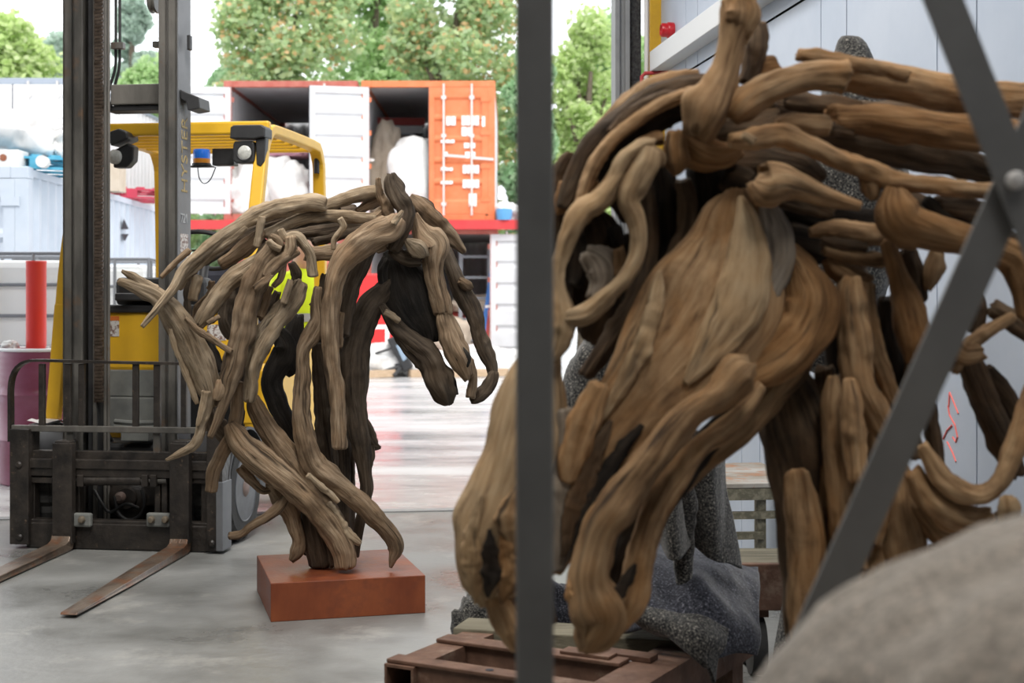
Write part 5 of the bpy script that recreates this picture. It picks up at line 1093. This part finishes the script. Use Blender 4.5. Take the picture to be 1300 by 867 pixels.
# forehead, hollow filled with shade-dark pieces
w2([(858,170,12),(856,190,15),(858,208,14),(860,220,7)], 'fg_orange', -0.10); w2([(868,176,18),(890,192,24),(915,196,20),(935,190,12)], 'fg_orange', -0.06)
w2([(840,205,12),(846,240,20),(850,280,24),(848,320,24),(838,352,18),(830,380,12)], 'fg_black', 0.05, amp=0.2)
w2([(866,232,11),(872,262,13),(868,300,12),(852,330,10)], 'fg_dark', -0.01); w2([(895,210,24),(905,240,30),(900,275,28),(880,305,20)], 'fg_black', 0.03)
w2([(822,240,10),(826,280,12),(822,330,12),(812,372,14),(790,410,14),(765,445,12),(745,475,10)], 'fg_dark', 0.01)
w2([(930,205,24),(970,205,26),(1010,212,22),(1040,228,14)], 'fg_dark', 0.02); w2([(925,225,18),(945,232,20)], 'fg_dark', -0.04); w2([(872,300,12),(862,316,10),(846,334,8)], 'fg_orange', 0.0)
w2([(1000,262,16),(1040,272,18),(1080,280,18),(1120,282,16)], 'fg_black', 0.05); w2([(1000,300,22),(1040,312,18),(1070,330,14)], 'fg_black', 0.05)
# neck logs running right
w2([(1014,69,8),(1052,75,9.5),(1100,84,10),(1150,96,9)], 'fg', -0.02); w2([(1026,86,13),(1060,92,20),(1100,99,24),(1150,108,24),(1200,117,23),(1250,124,23),(1330,130,23)], 'fg', 0.02, amp=0.10)
w2([(1071,96,22),(1062,95,19),(1040,95,18),(1012,101,18),(986,110,19),(960,122,20),(940,136,20),(930,147,14)], 'fg', -0.16, end='cut')
w2([(1000,128,10),(1030,132,13),(1062,136,13),(1090,136,10)], 'fg_dark', -0.02)
w2([(1055,150,17),(1100,151,21),(1150,158,23),(1200,165,23),(1260,173,23),(1330,182,22)], 'fg_orange', -0.07, amp=0.12)
w2([(1040,170,17),(1100,182,22),(1160,192,22),(1220,206,19),(1262,222,15)], 'fg_dark', 0.03)
w2([(988,162,13),(1010,159,15),(1035,159,15),(1050,160,14)], 'fg', -0.12, end='cut'); w2([(1042,162,11),(1060,163,10),(1080,166,8)], 'fg_dark', -0.08)
w2([(928,178,10),(945,178,12),(970,173,15),(992,171,15.5),(1028,186,13.5),(1064,204,13.5),(1100,216,12.5),(1124,226,13),(1175,235,12),(1230,241,11),(1262,243,10)], 'fg', -0.19)
w2([(1100,226,9),(1106,238,12),(1108,252,7)], 'fg', -0.18); w2([(944,172,5),(956,180,6)], 'fg_pale', -0.24)
# round knob and its stem
w2([(962,232,16),(970,236,28),(978,234,29),(994,232,25),(1012,236,18),(1036,245,14),(1064,254,11),(1090,261,7)], 'fg', -0.20, amp=0.12, knots=0)
w2([(985,250,12),(1020,258,14),(1055,268,12)], 'fg_dark', -0.06)
# cheek plate and jaw
w2([(936,246,16),(934,268,40),(932,318,64),(915,372,84),(886,424,84),(845,478,72),(800,532,60),(756,590,46),(728,642,36),(712,690,22),(706,726,9)], 'fg', -0.10, flat=0.35, amp=0.09, knots=2, dens=2.0)
w2([(940,250,4),(950,290,20),(948,340,30),(932,395,32),(905,440,24),(872,485,5)], 'fg_pale', -0.155, flat=0.30, amp=0.16)
w2([(975,262,12),(985,295,20),(988,330,20),(975,370,16)], 'fg_grey', -0.135, flat=0.45)
w2([(838,345,3),(834,375,10),(828,405,13),(812,445,13),(792,485,10),(765,530,3)], 'fg_pale', -0.135, flat=0.5, amp=0.22)
w2([(760,490,14),(742,530,20),(728,575,18),(722,610,10)], 'fg', -0.14, flat=0.4, amp=0.2)
w2([(1002,322,16),(1018,350,24),(1026,380,28),(1014,415,33),(985,445,33),(958,468,26),(940,482,14)], 'fg_orange', -0.12, flat=0.6, amp=0.26, knots=3)
w2([(1030,395,20),(1016,432,24),(998,465,26),(966,505,26),(928,546,24),(894,580,20),(862,612,16),(842,640,10)], 'fg', -0.07, flat=0.7)
w2([(948,466,17),(938,473,25),(916,498,21),(880,520,18.5),(854,548,22),(831,579,23),(804,612,25),(780,645,27),(763,670,25),(753,703,26),(748,734,27),(756,764,33),(764,786,31),(748,814,22),(742,826,10)], 'fg', -0.21, amp=0.14)
w2([(966,490,8),(950,514,10),(918,546,14),(894,563,14),(868,590,17),(842,630,17.5),(826,664,18),(815,700,18.5),(808,738,20),(798,768,21),(780,792,16)], 'fg', -0.15)
w2([(938,520,12),(900,556,16),(868,592,19),(834,640,22),(806,690,26),(786,740,26),(776,780,18)], 'fg_black', -0.085)  # fills the gap between the jaw branches with painted dark
w2([(806,716,2),(796,738,7),(785,758,9),(779,778,6),(776,796,2)], 'fg_black', -0.235, flat=0.5, knots=0, amp=0.5); w2([(722,736,2),(725,750,8),(731,768,8),(735,796,2)], 'fg', -0.225, amp=0.3); w2([(750,728,2),(742,756,8),(738,786,9),(739,824,2)], 'fg', -0.235, amp=0.3)
w2([(775,535,3),(758,570,11),(740,615,14),(726,660,12),(714,706,3)], 'fg_dark', -0.135, flat=0.4, amp=0.3); w2([(815,540,3),(790,570,9),(765,612,10),(742,660,9),(726,712,3)], 'fg_black', -0.14, flat=0.5, amp=0.3)
# muzzle and nose bridge
w2([(706,424,10),(690,452,24),(679,490,42),(674,540,52),(668,590,60),(656,640,66),(643,685,65),(631,722,50),(622,752,32),(620,764,16)], 'fg_pale', -0.07, flat=0.7, amp=0.11, dens=1.6)
w2([(612,630,2),(603,665,9),(599,700,12),(600,735,10),(604,766,2)], 'fg_pale', -0.12, flat=0.6, amp=0.3); w2([(621,672,2),(623,690,7),(625,712,9),(622,735,8),(619,758,2)], 'fg_black', -0.205, flat=0.5, knots=0, amp=0.5)  # black piece paints the shade of the nostril groove
w2([(638,680,3),(642,700,8),(645,725,11),(641,748,9),(638,766,3)], 'fg_orange', -0.165, flat=0.6, amp=0.5); w2([(662,610,4),(652,640,13),(646,668,15),(650,690,8),(655,706,2)], 'fg', -0.165, flat=0.5, amp=0.3)
w2([(628,752,12),(636,775,19),(648,800,19),(656,824,7)], 'fg', -0.08, amp=0.22); w2([(668,720,30),(676,760,26),(690,790,18)], 'fg_dark', -0.02)
w2([(718,522,10),(724,566,20),(718,620,24),(712,680,18),(706,722,10)], 'fg_grey', -0.12, flat=0.4, amp=0.2)
# neck behind the cheek
w2([(1029,295,6),(1050,292,12),(1085,296,14.5),(1122,300,14),(1160,306,12)], 'fg', -0.07); w2([(1048,316,9),(1085,326,10),(1122,330,9)], 'fg', -0.08); w2([(1052,330,9),(1064,342,14),(1084,352,12),(1104,356,8)], 'fg', -0.06); w2([(1044,306,6),(1070,310,8),(1100,314,6)], 'fg_dark', -0.09)
w2([(1138,244,16),(1140,262,26),(1150,280,27.5),(1170,288,25),(1196,297,22),(1226,305,19.5),(1262,318,20),(1286,330,22),(1300,360,22),(1310,400,18)], 'fg_orange', -0.20, amp=0.12)
w2([(1126,306,9),(1138,345,13),(1150,380,19),(1159,415,23),(1162,440,20),(1160,456,12)], 'fg_orange', -0.12, amp=0.1); w2([(1188,322,9),(1184,345,13),(1178,366,6)], 'fg', -0.06)
w2([(1150,320,12),(1162,350,12),(1168,380,10)], 'fg_dark', -0.03)
w2([(1190,262,14),(1230,268,16),(1262,272,14),(1310,278,14)], 'fg_dark', 0.04); w2([(1175,255,8),(1200,276,9),(1230,292,8)], 'fg_black', 0.03)
w2([(1080,356,14),(1080,380,20),(1083,410,22),(1086,442,23.5),(1092,482,22),(1108,518,20.5),(1126,552,15),(1134,570,8)], 'fg', -0.11); w2([(1102,362,9),(1104,400,10.5),(1113,450,11.5),(1126,485,11),(1140,520,9)], 'fg', -0.09)
w2([(1126,380,12),(1130,430,14),(1140,480,12),(1150,520,10)], 'fg_black', 0.02); w2([(1062,370,10),(1058,420,10),(1056,470,10)], 'fg_black', 0.08)
w2([(1058,480,8),(1056,510,13),(1058,560,14),(1066,630,16),(1072,700,16),(1078,790,15),(1082,900,15),(1084,1010,15),(1085,1105,15)], 'fg', -0.10)
w2([(1078,482,8),(1080,510,14),(1085,560,15.5),(1087,590,14.5),(1088,608,13)], 'fg', -0.16, end='cut'); w2([(1086,600,10),(1087,650,12),(1090,720,12)], 'fg', -0.10)
w2([(1112,395,12),(1122,450,18),(1128,520,20),(1122,590,20),(1116,660,18),(1116,760,16)], 'fg_black', 0.06, flat=0.6); w2([(1108,545,10),(1108,600,15),(1110,660,17),(1112,740,16),(1112,860,15)], 'fg', -0.02); w2([(1124,548,8),(1122,600,11),(1120,660,12)], 'fg_dark', -0.03)
w2([(1048,470,12),(1046,520,16),(1042,570,18)], 'fg_dark', 0.02); w2([(1160,440,8),(1152,490,9),(1156,540,9),(1164,580,9)], 'fg_dark', 0.0); w2([(1172,420,8),(1176,450,10),(1170,490,8)], 'fg_dark', 0.02)
w2([(1130,580,8),(1120,640,12),(1110,690,10)], 'fg', -0.08)
# front leg
w2([(985,466,22),(998,500,38),(1010,545,44),(1018,590,42),(1026,645,40),(1030,705,38),(1028,765,36),(1032,820,34),(1036,900,32),(1038,1010,30),(1040,1110,30)], 'fg_dark', 0.02, amp=0.12)
w2([(1012,600,14),(1020,650,22),(1024,705,24),(1022,760,22),(1026,820,20)], 'fg', -0.075, flat=0.5); w2([(1046,590,14),(1052,640,18),(1056,700,19),(1060,770,18),(1066,860,16)], 'fg', -0.04)
# chest and shoulder, right
w2([(1172,566,8),(1190,600,12.5),(1214,621,15),(1243,629,14.5),(1268,614,13.5),(1286,575,14.5),(1302,528,14.5),(1325,470,12)], 'fg', -0.19); w2([(1160,600,12),(1178,630,17),(1205,652,20),(1234,660,16),(1256,652,10)], 'fg', -0.16)
w2([(1164,640,10),(1186,668,16),(1214,686,18),(1246,690,12)], 'fg', -0.10); w2([(1142,590,12),(1140,640,26),(1148,690,29),(1150,750,27),(1148,840,26),(1146,960,24),(1144,1100,24)], 'fg', -0.06, amp=0.12)
w2([(1116,690,10),(1108,730,15),(1100,780,13),(1098,860,12)], 'fg', -0.05); w2([(1278,632,10),(1280,646,14),(1276,664,7)], 'fg_pale', -0.22); w2([(1180,700,18),(1200,780,22),(1205,900,22),(1205,1100,22)], 'fg_dark', 0.0)
w2([(1206,440,12),(1220,452,16),(1244,448,12)], 'fg', -0.06); w2([(1226,450,14),(1246,500,17),(1268,548,16),(1290,600,14)], 'fg_dark', 0.02); w2([(1262,392,12),(1290,410,14),(1318,430,12)], 'fg_dark', -0.02); w2([(1210,470,8),(1228,440,9),(1256,420,9),(1284,402,8)], 'fg', -0.05)
w2([(1250,470,11),(1272,500,13),(1300,545,13)], 'fg_dark', 0.05); w2([(1170,480,9),(1180,520,10),(1186,560,10),(1190,590,9)], 'fg_dark', 0.02); w2([(1222,360,9),(1238,385,12),(1240,420,12)], 'fg_dark', 0.03)
w2([(1270,660,14),(1300,690,20),(1330,720,20)], 'fg_dark', -0.02); w2([(1240,700,20),(1260,800,22),(1262,950,22),(1262,1100,22)], 'fg_dark', 0.05)
w2([(1300,240,12),(1310,300,16),(1320,380,18),(1330,480,20),(1335,600,24),(1330,760,26),(1325,940,24),(1322,1100,22)], 'fg', 0.02)
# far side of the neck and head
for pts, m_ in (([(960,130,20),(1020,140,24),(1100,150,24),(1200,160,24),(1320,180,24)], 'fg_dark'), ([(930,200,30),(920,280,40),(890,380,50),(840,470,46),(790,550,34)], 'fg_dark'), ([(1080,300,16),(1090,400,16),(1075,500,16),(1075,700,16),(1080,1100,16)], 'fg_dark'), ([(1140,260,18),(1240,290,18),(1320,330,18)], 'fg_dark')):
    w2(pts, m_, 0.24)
bs = MB().poly([(0.42, 2.72, 0), (1.28, 2.72, 0), (1.28, 3.45, 0), (0.42, 3.45, 0), (0.42, 2.72, 0.06), (1.28, 2.72, 0.06), (1.28, 3.45, 0.06), (0.42, 3.45, 0.06)], [(0,3,2,1),(4,5,6,7),(0,1,5,4),(1,2,6,5),(2,3,7,6),(3,0,4,7)]).build('base_plate', M['corten'], FG, bevel=0.003); wp(bs)
# ------------------------------------------------------------------ felt covered sculpture, pallet, blankets, bench, rack
def felt_mat(name, base, fleck, fleck2, sc=230.0, tint=None):
    m = bpy.data.materials.new(name); m.use_nodes = True; N = m.node_tree.nodes; L = m.node_tree.links; b = N['Principled BSDF']
    b.inputs['Roughness'].default_value = 0.95; b.inputs['Specular IOR Level'].default_value = 0.1
    b.inputs['Sheen Weight'].default_value = 0.25
    t = N.new('ShaderNodeTexCoord'); n = N.new('ShaderNodeTexNoise'); n.inputs['Scale'].default_value = sc; n.inputs['Detail'].default_value = 3
    L.new(t.outputs['Object'], n.inputs['Vector']); r = N.new('ShaderNodeValToRGB'); e = r.color_ramp.elements
    e[0].position = 0.40; e[0].color = (*base, 1); e[1].position = 0.62; e[1].color = (*fleck, 1); k = e.new(0.70); k.color = (*fleck2, 1)
    L.new(n.outputs['Fac'], r.inputs['Fac']); L.new(r.outputs['Color'], b.inputs['Base Color'])
    n2 = N.new('ShaderNodeTexNoise'); n2.inputs['Scale'].default_value = 9; n2.inputs['Detail'].default_value = 4; L.new(t.outputs['Object'], n2.inputs['Vector'])
    bp = N.new('ShaderNodeBump'); bp.inputs['Strength'].default_value = 0.5; bp.inputs['Distance'].default_value = 0.02
    ad = N.new('ShaderNodeMath'); ad.operation = 'MULTIPLY_ADD'; ad.inputs[1].default_value = 0.15; L.new(n.outputs['Fac'], ad.inputs[0]); L.new(n2.outputs['Fac'], ad.inputs[2])
    L.new(ad.outputs[0], bp.inputs['Height']); L.new(bp.outputs['Normal'], b.inputs['Normal']); return m
M['felt'] = felt_mat('dark_recycled_felt', (0.012, 0.012, 0.013), (0.10, 0.095, 0.085), (0.27, 0.25, 0.22), 150)
M['felt_blue'] = felt_mat('blue_grey_felt', (0.012, 0.013, 0.018), (0.055, 0.057, 0.072), (0.16, 0.16, 0.185), 150)
M['felt_near'] = felt_mat('beige_grey_blanket', (0.15, 0.13, 0.11), (0.25, 0.22, 0.185), (0.33, 0.26, 0.21), 130)
M['rusty'] = mat('rusty_red_steel', (0.085, 0.042, 0.026), 0.7, var=(0.17, 0.092, 0.06), scale=9, detail=9, var2=(0.26, 0.19, 0.14), v2scale=6, v2lo=0.55, v2hi=0.72, bump=0.2, bscale=40)
M['oldtimber'] = mat('mossy_old_timber', (0.10, 0.088, 0.06), 0.85, var=(0.19, 0.17, 0.12), scale=5, stretch=(0.6, 6, 6), bump=0.3)
M['benchtop'] = mat('stained_bench_boards', (0.24, 0.20, 0.15), 0.6, var=(0.42, 0.40, 0.37), scale=5, var2=(0.36, 0.15, 0.06), v2scale=9, v2lo=0.52, v2hi=0.64)
M['benchleg'] = mat('speckled_bench_steel', (0.13, 0.12, 0.085), 0.6, var=(0.24, 0.22, 0.16), scale=30, lo=0.45, hi=0.6)
M['rack'] = mat('dark_galvanised_rack', (0.145, 0.143, 0.138), 0.5, metal=0.2, var=(0.18, 0.178, 0.172), scale=7)
# covered sculpture: one continuous felt surface
def remesh(name, tubes, m, Y, vox=0.022, parent=None, fold=0.03, depth=0.55):
    mb = MB()
    for t_ in tubes:
        C = []
        for p in t_:
            yy = Y+(p[3] if len(p) > 3 else 0); v = P(p[0], p[1], yy); C.append((v.x, v.y, v.z, p[2]*yy/F))
        Q = catmull(C, 26); mb.tube([Vector(q[:3]) for q in Q], [max(q[3], 0.004) for q in Q], 16)
    me = bpy.data.meshes.new(name); me.from_pydata(mb.v, [], mb.f); me.materials.append(m); o = bpy.data.objects.new(name, me); link(o, parent)
    r = o.modifiers.new('remesh', 'REMESH'); r.mode = 'VOXEL'; r.voxel_size = vox; r.use_smooth_shade = True
    s = o.modifiers.new('smooth', 'SMOOTH'); s.iterations = 6; s.factor = 0.6
    tx = bpy.data.textures.new(name+'_folds', 'CLOUDS'); tx.noise_scale = 0.16; tx.noise_depth = 2
    d_ = o.modifiers.new('folds', 'DISPLACE'); d_.texture = tx; d_.strength = fold*2; d_.mid_level = 0.5; d_.texture_coords = 'GLOBAL'
    return o
cov = remesh('felt_covered_sculpture', [
    [(1076, 44, 13), (1078, 62, 22), (1082, 90, 34), (1086, 140, 50), (1086, 200, 64), (1080, 280, 66), (1070, 360, 60), (1054, 430, 46), (1046, 474, 30)],
    [(1060, 195, 46), (990, 262, 50), (905, 335, 56), (825, 410, 56), (765, 470, 46), (735, 520, 34), (722, 556, 18)],
    [(880, 380, 36), (868, 450, 30), (864, 520, 24), (866, 590, 18), (868, 700, 18, 0.12), (868, 800, 16, 0.15)]], M['felt'], 4.25)
tag(cov, 'tall shape covered in dark speckled felt blanket behind the large horse', 'covered sculpture')
# rusty steel pallet frame
RA = Vector((-0.372, 4.14, 0)); ru = Vector((0.877, -0.48, 0)); rv = Vector((0.48, 0.877, 0))
fr = thing('rusty_steel_pallet', 'rusty hollow steel pallet frame on the floor below the large horse', 'pallet', RA, math.atan2(ru.y, ru.x))
def hollow(name, m, x0, x1, y0, y1, z0, z1, axis='y', parent=fr, t=0.008):
    mb = MB()
    if axis == 'y': mb.box(x0, x0+t, y0, y1, z0, z1).box(x1-t, x1, y0, y1, z0, z1).box(x0+t, x1-t, y0, y1, z0, z0+t).box(x0+t, x1-t, y0, y1, z1-t, z1)
    else: mb.box(x0, x1, y0, y0+t, z0, z1).box(x0, x1, y1-t, y1, z0, z1).box(x0, x1, y0+t, y1-t, z0, z0+t).box(x0, x1, y0+t, y1-t, z1-t, z1)
    return mb.build(name, m, parent)
hollow('side_rail', M['rusty'], 0.0, 0.10, 0.0, 1.05, 0.15, 0.245); hollow('side_rail', M['rusty'], 0.62, 0.76, -0.1, 1.05, 0.13, 0.245)
box('front_bar', M['rusty'], fr, 0.0, 0.75, 0.01, 0.075, 0.246, 0.258, 0.003); box('cross_bar', M['rusty'], fr, 0.0, 0.62, 0.285, 0.36, 0.246, 0.258, 0.003)
box('front_beam', M['rusty'], fr, 0.10, 0.62, 0.02, 0.08, 0.16, 0.245); box('cross_beam', M['rusty'], fr, 0.10, 0.62, 0.30, 0.37, 0.16, 0.245); box('rear_beam', M['rusty'], fr, 0.10, 0.62, 0.95, 1.03, 0.16, 0.245)
box('notched_plate', M['rusty'], fr, 0.42, 0.58, 0.30, 0.36, 0.2585, 0.268, 0.002); box('notched_plate', M['rusty'], fr, 0.50, 0.68, 0.37, 0.43, 0.246, 0.262, 0.002)
for x, y in ((0.05, 0.1), (0.69, 0.1), (0.05, 0.95), (0.69, 0.95)): box('foot', M['rusty'], fr, x-0.05, x+0.05, y-0.05, y+0.05, 0.0, 0.15 if x < 0.5 else 0.13)
MB().lathe((0.33, 0.04, 0.2585), (0, 0, 1), [(0.012, 0), (0.012, 0.001), (0, 0.001)], 14).build('bolt_hole', M['gasket'], fr)
tb = MB().bar(P(585, 800, 4.62), P(884, 818, 4.40), 0.16, 0.05).build('timber_beam', M['oldtimber'], bevel=0.004); tag(tb, 'old greenish timber beam across the rusty pallet under the blankets', 'beam')
wb = MB().poly([(0.02, 4.62, 0.004), (0.27, 4.52, 0.004), (0.36, 4.9, 0.004), (0.08, 5.02, 0.004), (0.02, 4.62, 0.014), (0.27, 4.52, 0.014), (0.36, 4.9, 0.014), (0.08, 5.02, 0.014)], [(0,3,2,1),(4,5,6,7),(0,1,5,4),(1,2,6,5),(2,3,7,6),(3,0,4,7)]).build('white_sheet_board', M['paper']); tag(wb, 'white board lying on the floor inside the rusty pallet frame', 'board')
# draped blanket heap
def drape(name, rows, m, label, nu=48, nv=40, thick=0.012, fold=0.018, seed=0):
    R = [[(lambda v: (v.x, v.y, v.z))(P(*c)) for c in row] for row in rows]
    R = [catmull(r, nu) for r in R]; cols = [catmull([R[i][j] for i in range(len(R))], nv) for j in range(nu)]
    vs = []
    for j in range(nu):
        for i in range(nv):
            p = Vector(cols[j][i]); f = FN(Vector((p.x*5+seed, p.y*3, p.z*2.2)), 0.9, 2.1, 3)*fold*2.2+fold*0.8*math.sin(p.x*26+p.z*9+seed+3*noise.noise(p*3)); p += Vector((0.1, -0.75, 0.55))*f; vs.append(tuple(p))
    me = bpy.data.meshes.new(name); me.from_pydata(vs, [], [(j*nv+i, (j+1)*nv+i, (j+1)*nv+i+1, j*nv+i+1) for j in range(nu-1) for i in range(nv-1)])
    me.polygons.foreach_set('use_smooth', [True]*len(me.polygons)); me.materials.append(m); o = bpy.data.objects.new(name, me); link(o)
    s = o.modifiers.new('thickness', 'SOLIDIFY'); s.thickness = thick; tag(o, label, 'blanket', 'felt blankets by the pallet'); return o
drape('felt_blanket', [[(770, 700, 4.85), (830, 690, 4.85), (880, 694, 4.85), (925, 716, 4.86), (962, 722, 4.88)], [(775, 722, 4.62), (838, 706, 4.58), (888, 716, 4.56), (930, 728, 4.6), (963, 740, 4.66)],
    [(780, 752, 4.46), (842, 742, 4.40), (890, 750, 4.36), (930, 764, 4.4), (964, 776, 4.46)], [(782, 780, 4.34), (840, 776, 4.30), (892, 784, 4.26), (930, 796, 4.28), (962, 806, 4.36)],
    [(785, 800, 4.30), (832, 796, 4.26), (876, 806, 4.20), (905, 832, 4.18), (930, 826, 4.24), (956, 834, 4.32)]], M['felt_blue'], 'blue grey felt blanket heaped over the timber beam')
drape('felt_blanket', [[(798, 764, 4.24), (840, 776, 4.2), (890, 784, 4.14), (925, 796, 4.16)], [(802, 774, 4.2), (845, 790, 4.14), (888, 806, 4.08), (918, 820, 4.12)], [(812, 786, 4.2), (850, 802, 4.13), (884, 832, 4.07), (908, 834, 4.12)], [(836, 800, 4.2), (868, 808, 4.12), (890, 838, 4.08), (903, 868, 4.10)]], M['felt'], 'dark felt corner hanging in front of the heaped blanket', fold=0.012, seed=4)
drape('felt_blanket', [[(1012, 700, 4.5), (1020, 705, 4.5), (1040, 700, 4.6)], [(1000, 745, 4.45), (1012, 750, 4.42), (1040, 750, 4.5)], [(990, 800, 4.42), (1004, 806, 4.38), (1036, 806, 4.46)], [(980, 858, 4.4), (996, 864, 4.36), (1030, 866, 4.45)]], M['felt'], 'narrow dark felt hanging beside the leg of the large horse', fold=0.010, seed=7)
drape('felt_blanket', [[(826, 545, 4.35), (850, 540, 4.25), (880, 545, 4.22), (905, 560, 4.3), (915, 570, 4.4)], [(828, 610, 4.35), (852, 606, 4.22), (880, 606, 4.30), (902, 612, 4.30), (918, 620, 4.42)], [(832, 660, 4.36), (853, 660, 4.22), (874, 650, 4.34), (904, 664, 4.30), (928, 670, 4.44)], [(844, 690, 4.38), (856, 712, 4.24), (880, 688, 4.36), (908, 710, 4.34), (938, 722, 4.48)]], M['felt'], 'dark felt flaps hanging over the heaped blanket behind the jaw', fold=0.014, seed=2)
lump('felt_bundle', 'small dark felt bundle on the floor left of the rusty pallet', 'blanket', onz(606, 4.95, 0.0), (0.085, 0.08, 0.30), M['felt'], 95, None, 0.4)
lump('felt_bundle', 'blue black bundle under the blanket heap', 'blanket', onz(720, 4.98, 0.0), (0.16, 0.1, 0.34), M['felt_blue'], 96, None, 0.4)
# trolley behind
tr_ = thing('wooden_trolley', 'low brown trolley with castor beside the blanket heap', 'trolley', (0.98, 5.05, 0), 0)
box('deck', M['oldtimber'], tr_, -0.22, 0.24, -0.16, 0.12, 0.34, 0.40, 0.004); box('deck_edge', M['rusty'], tr_, -0.22, 0.24, -0.19, -0.16, 0.24, 0.40, 0.004); box('leg_post', M['rusty'], tr_, 0.0, 0.05, -0.18, -0.13, 0.0, 0.24)
for x in (-0.13, 0.19):
    for y in (-0.10, 0.06):
        cs = bpy.data.objects.new('castor', None); link(cs, tr_); cs.location = (x, y, 0.1)
        MB().lathe((0, 0, 0), (1, 0, 0), [(0.03, -0.025), (0.10, -0.025), (0.10, 0.025), (0.03, 0.025)], 28).build('castor_tyre', M['tyre'], cs, smooth=True); box('castor_fork', M['rusty'], cs, -0.04, 0.04, -0.02, 0.02, 0.102, 0.24)
# bench by the wall
be = thing('work_bench', 'low workbench with stained wooden top and speckled steel legs by the wall', 'bench', (0.865, 5.92, 0), math.radians(7.0))
for k in range(3): box('top_board', M['benchtop'], be, 0.0, 0.40, k*0.245, k*0.245+0.24, 0.515, 0.535, 0.003)
box('apron', M['benchleg'], be, 0.0, 0.40, 0.0, 0.03, 0.465, 0.513); box('apron', M['benchleg'], be, 0.0, 0.40, 0.70, 0.73, 0.465, 0.513); box('apron', M['benchleg'], be, 0.0, 0.03, 0.03, 0.70, 0.465, 0.513); box('apron', M['benchleg'], be, 0.37, 0.40, 0.03, 0.70, 0.465, 0.513)
for x, y in ((0.0, 0.0), (0.17, 0.02), (0.365, 0.0), (0.0, 0.69), (0.365, 0.69)): box('leg', M['benchleg'], be, x, x+0.035, y, y+0.035, 0.0, 0.465)
for z in (0.385, 0.30): box('stretcher', M['benchleg'], be, 0.0, 0.40 if z > 0.35 else 0.19, 0.005, 0.03, z, z+0.03)
MB().bar((0.05, 0.02, 0.31), (0.24, 0.5, 0.05), 0.012, 0.012).build('brace', M['benchleg'], be)
# steel rack in front: upright, crossed braces, bolt
YR = 1.9
rk = thing('steel_rack', 'grey steel rack upright with crossed flat braces in front of the camera', 'rack', (P(679, 800, YR).x, YR, 0))
def up(px, w, y0=YR): x = P(px, 0, YR).x; return MB().box(x-w/2, x+w/2, y0, y0+0.05, 0.0, 3.1)
o = up(679, 0.0505).build('upright', M['rack'], rk, bevel=0.0035); wp(o)
o = up(1897, 0.0505).build('upright', M['rack'], rk, bevel=0.0035); wp(o)
def brace(a_, b_, y, name='brace'):
    a3 = P(a_[0], a_[1], YR+y); b3 = P(b_[0], b_[1], YR+y); return wp(MB().bar(a3, b3, 0.006, 0.051, up=(1, 0, 0.4)).build(name, M['rack'], rk, bevel=0.001))
sl = 2.52
brace((1288, 228), (1288-608, 228-608*sl), -0.012); brace((1288, 228), (1288+600, 228+600*sl), -0.012)
brace((1288, 228), (1288-600, 228+600*2.25), 0.004); brace((1288, 228), (1288+600, 228-600*2.25), 0.004)
bc = P(1289, 229, YR-0.018); o = MB().lathe(bc, (0, -1, 0), [(0.0125, -0.02), (0.0125, 0.004), (0.009, 0.010), (0, 0.012)], 20).build('bolt', M['galv'], rk, smooth=True); wp(o)
# covered thing right in front of the lens
nb = thing('blanket_covered_block', 'beige grey felt blanket over a block, blurred in the lower right corner', 'blanket', (1.03, 1.28, 0))
bm = bmesh.new(); bmesh.ops.create_icosphere(bm, subdivisions=6, radius=1.0)
for v in bm.verts:
    p = v.co.copy(); f = 0.05*FN(p*2.1+Vector((3, 1, 0)), 0.9, 2.1, 4)+0.02*math.sin(7*math.atan2(p.y, p.x)+p.z*2)
    if p.z > 0: v.co = Vector((p.x*0.86*(1+f), p.y*0.40*(1+f), 0.75+0.47*p.z*(1+f)))
    else:
        h = math.hypot(p.x, p.y) or 1e-6; k = 1.0 if p.z > -0.85 else (h/math.sqrt(1-0.85**2)); v.co = Vector((p.x/h*0.86*(1+f)*k, p.y/h*0.40*(1+f)*k, max(0.0, 0.75*(1+p.z/0.85))))
me = bpy.data.meshes.new('blanket'); bm.to_mesh(me); bm.free(); me.polygons.foreach_set('use_smooth', [True]*len(me.polygons)); me.materials.append(M['felt_near']); o = bpy.data.objects.new('blanket', me); link(o, nb)
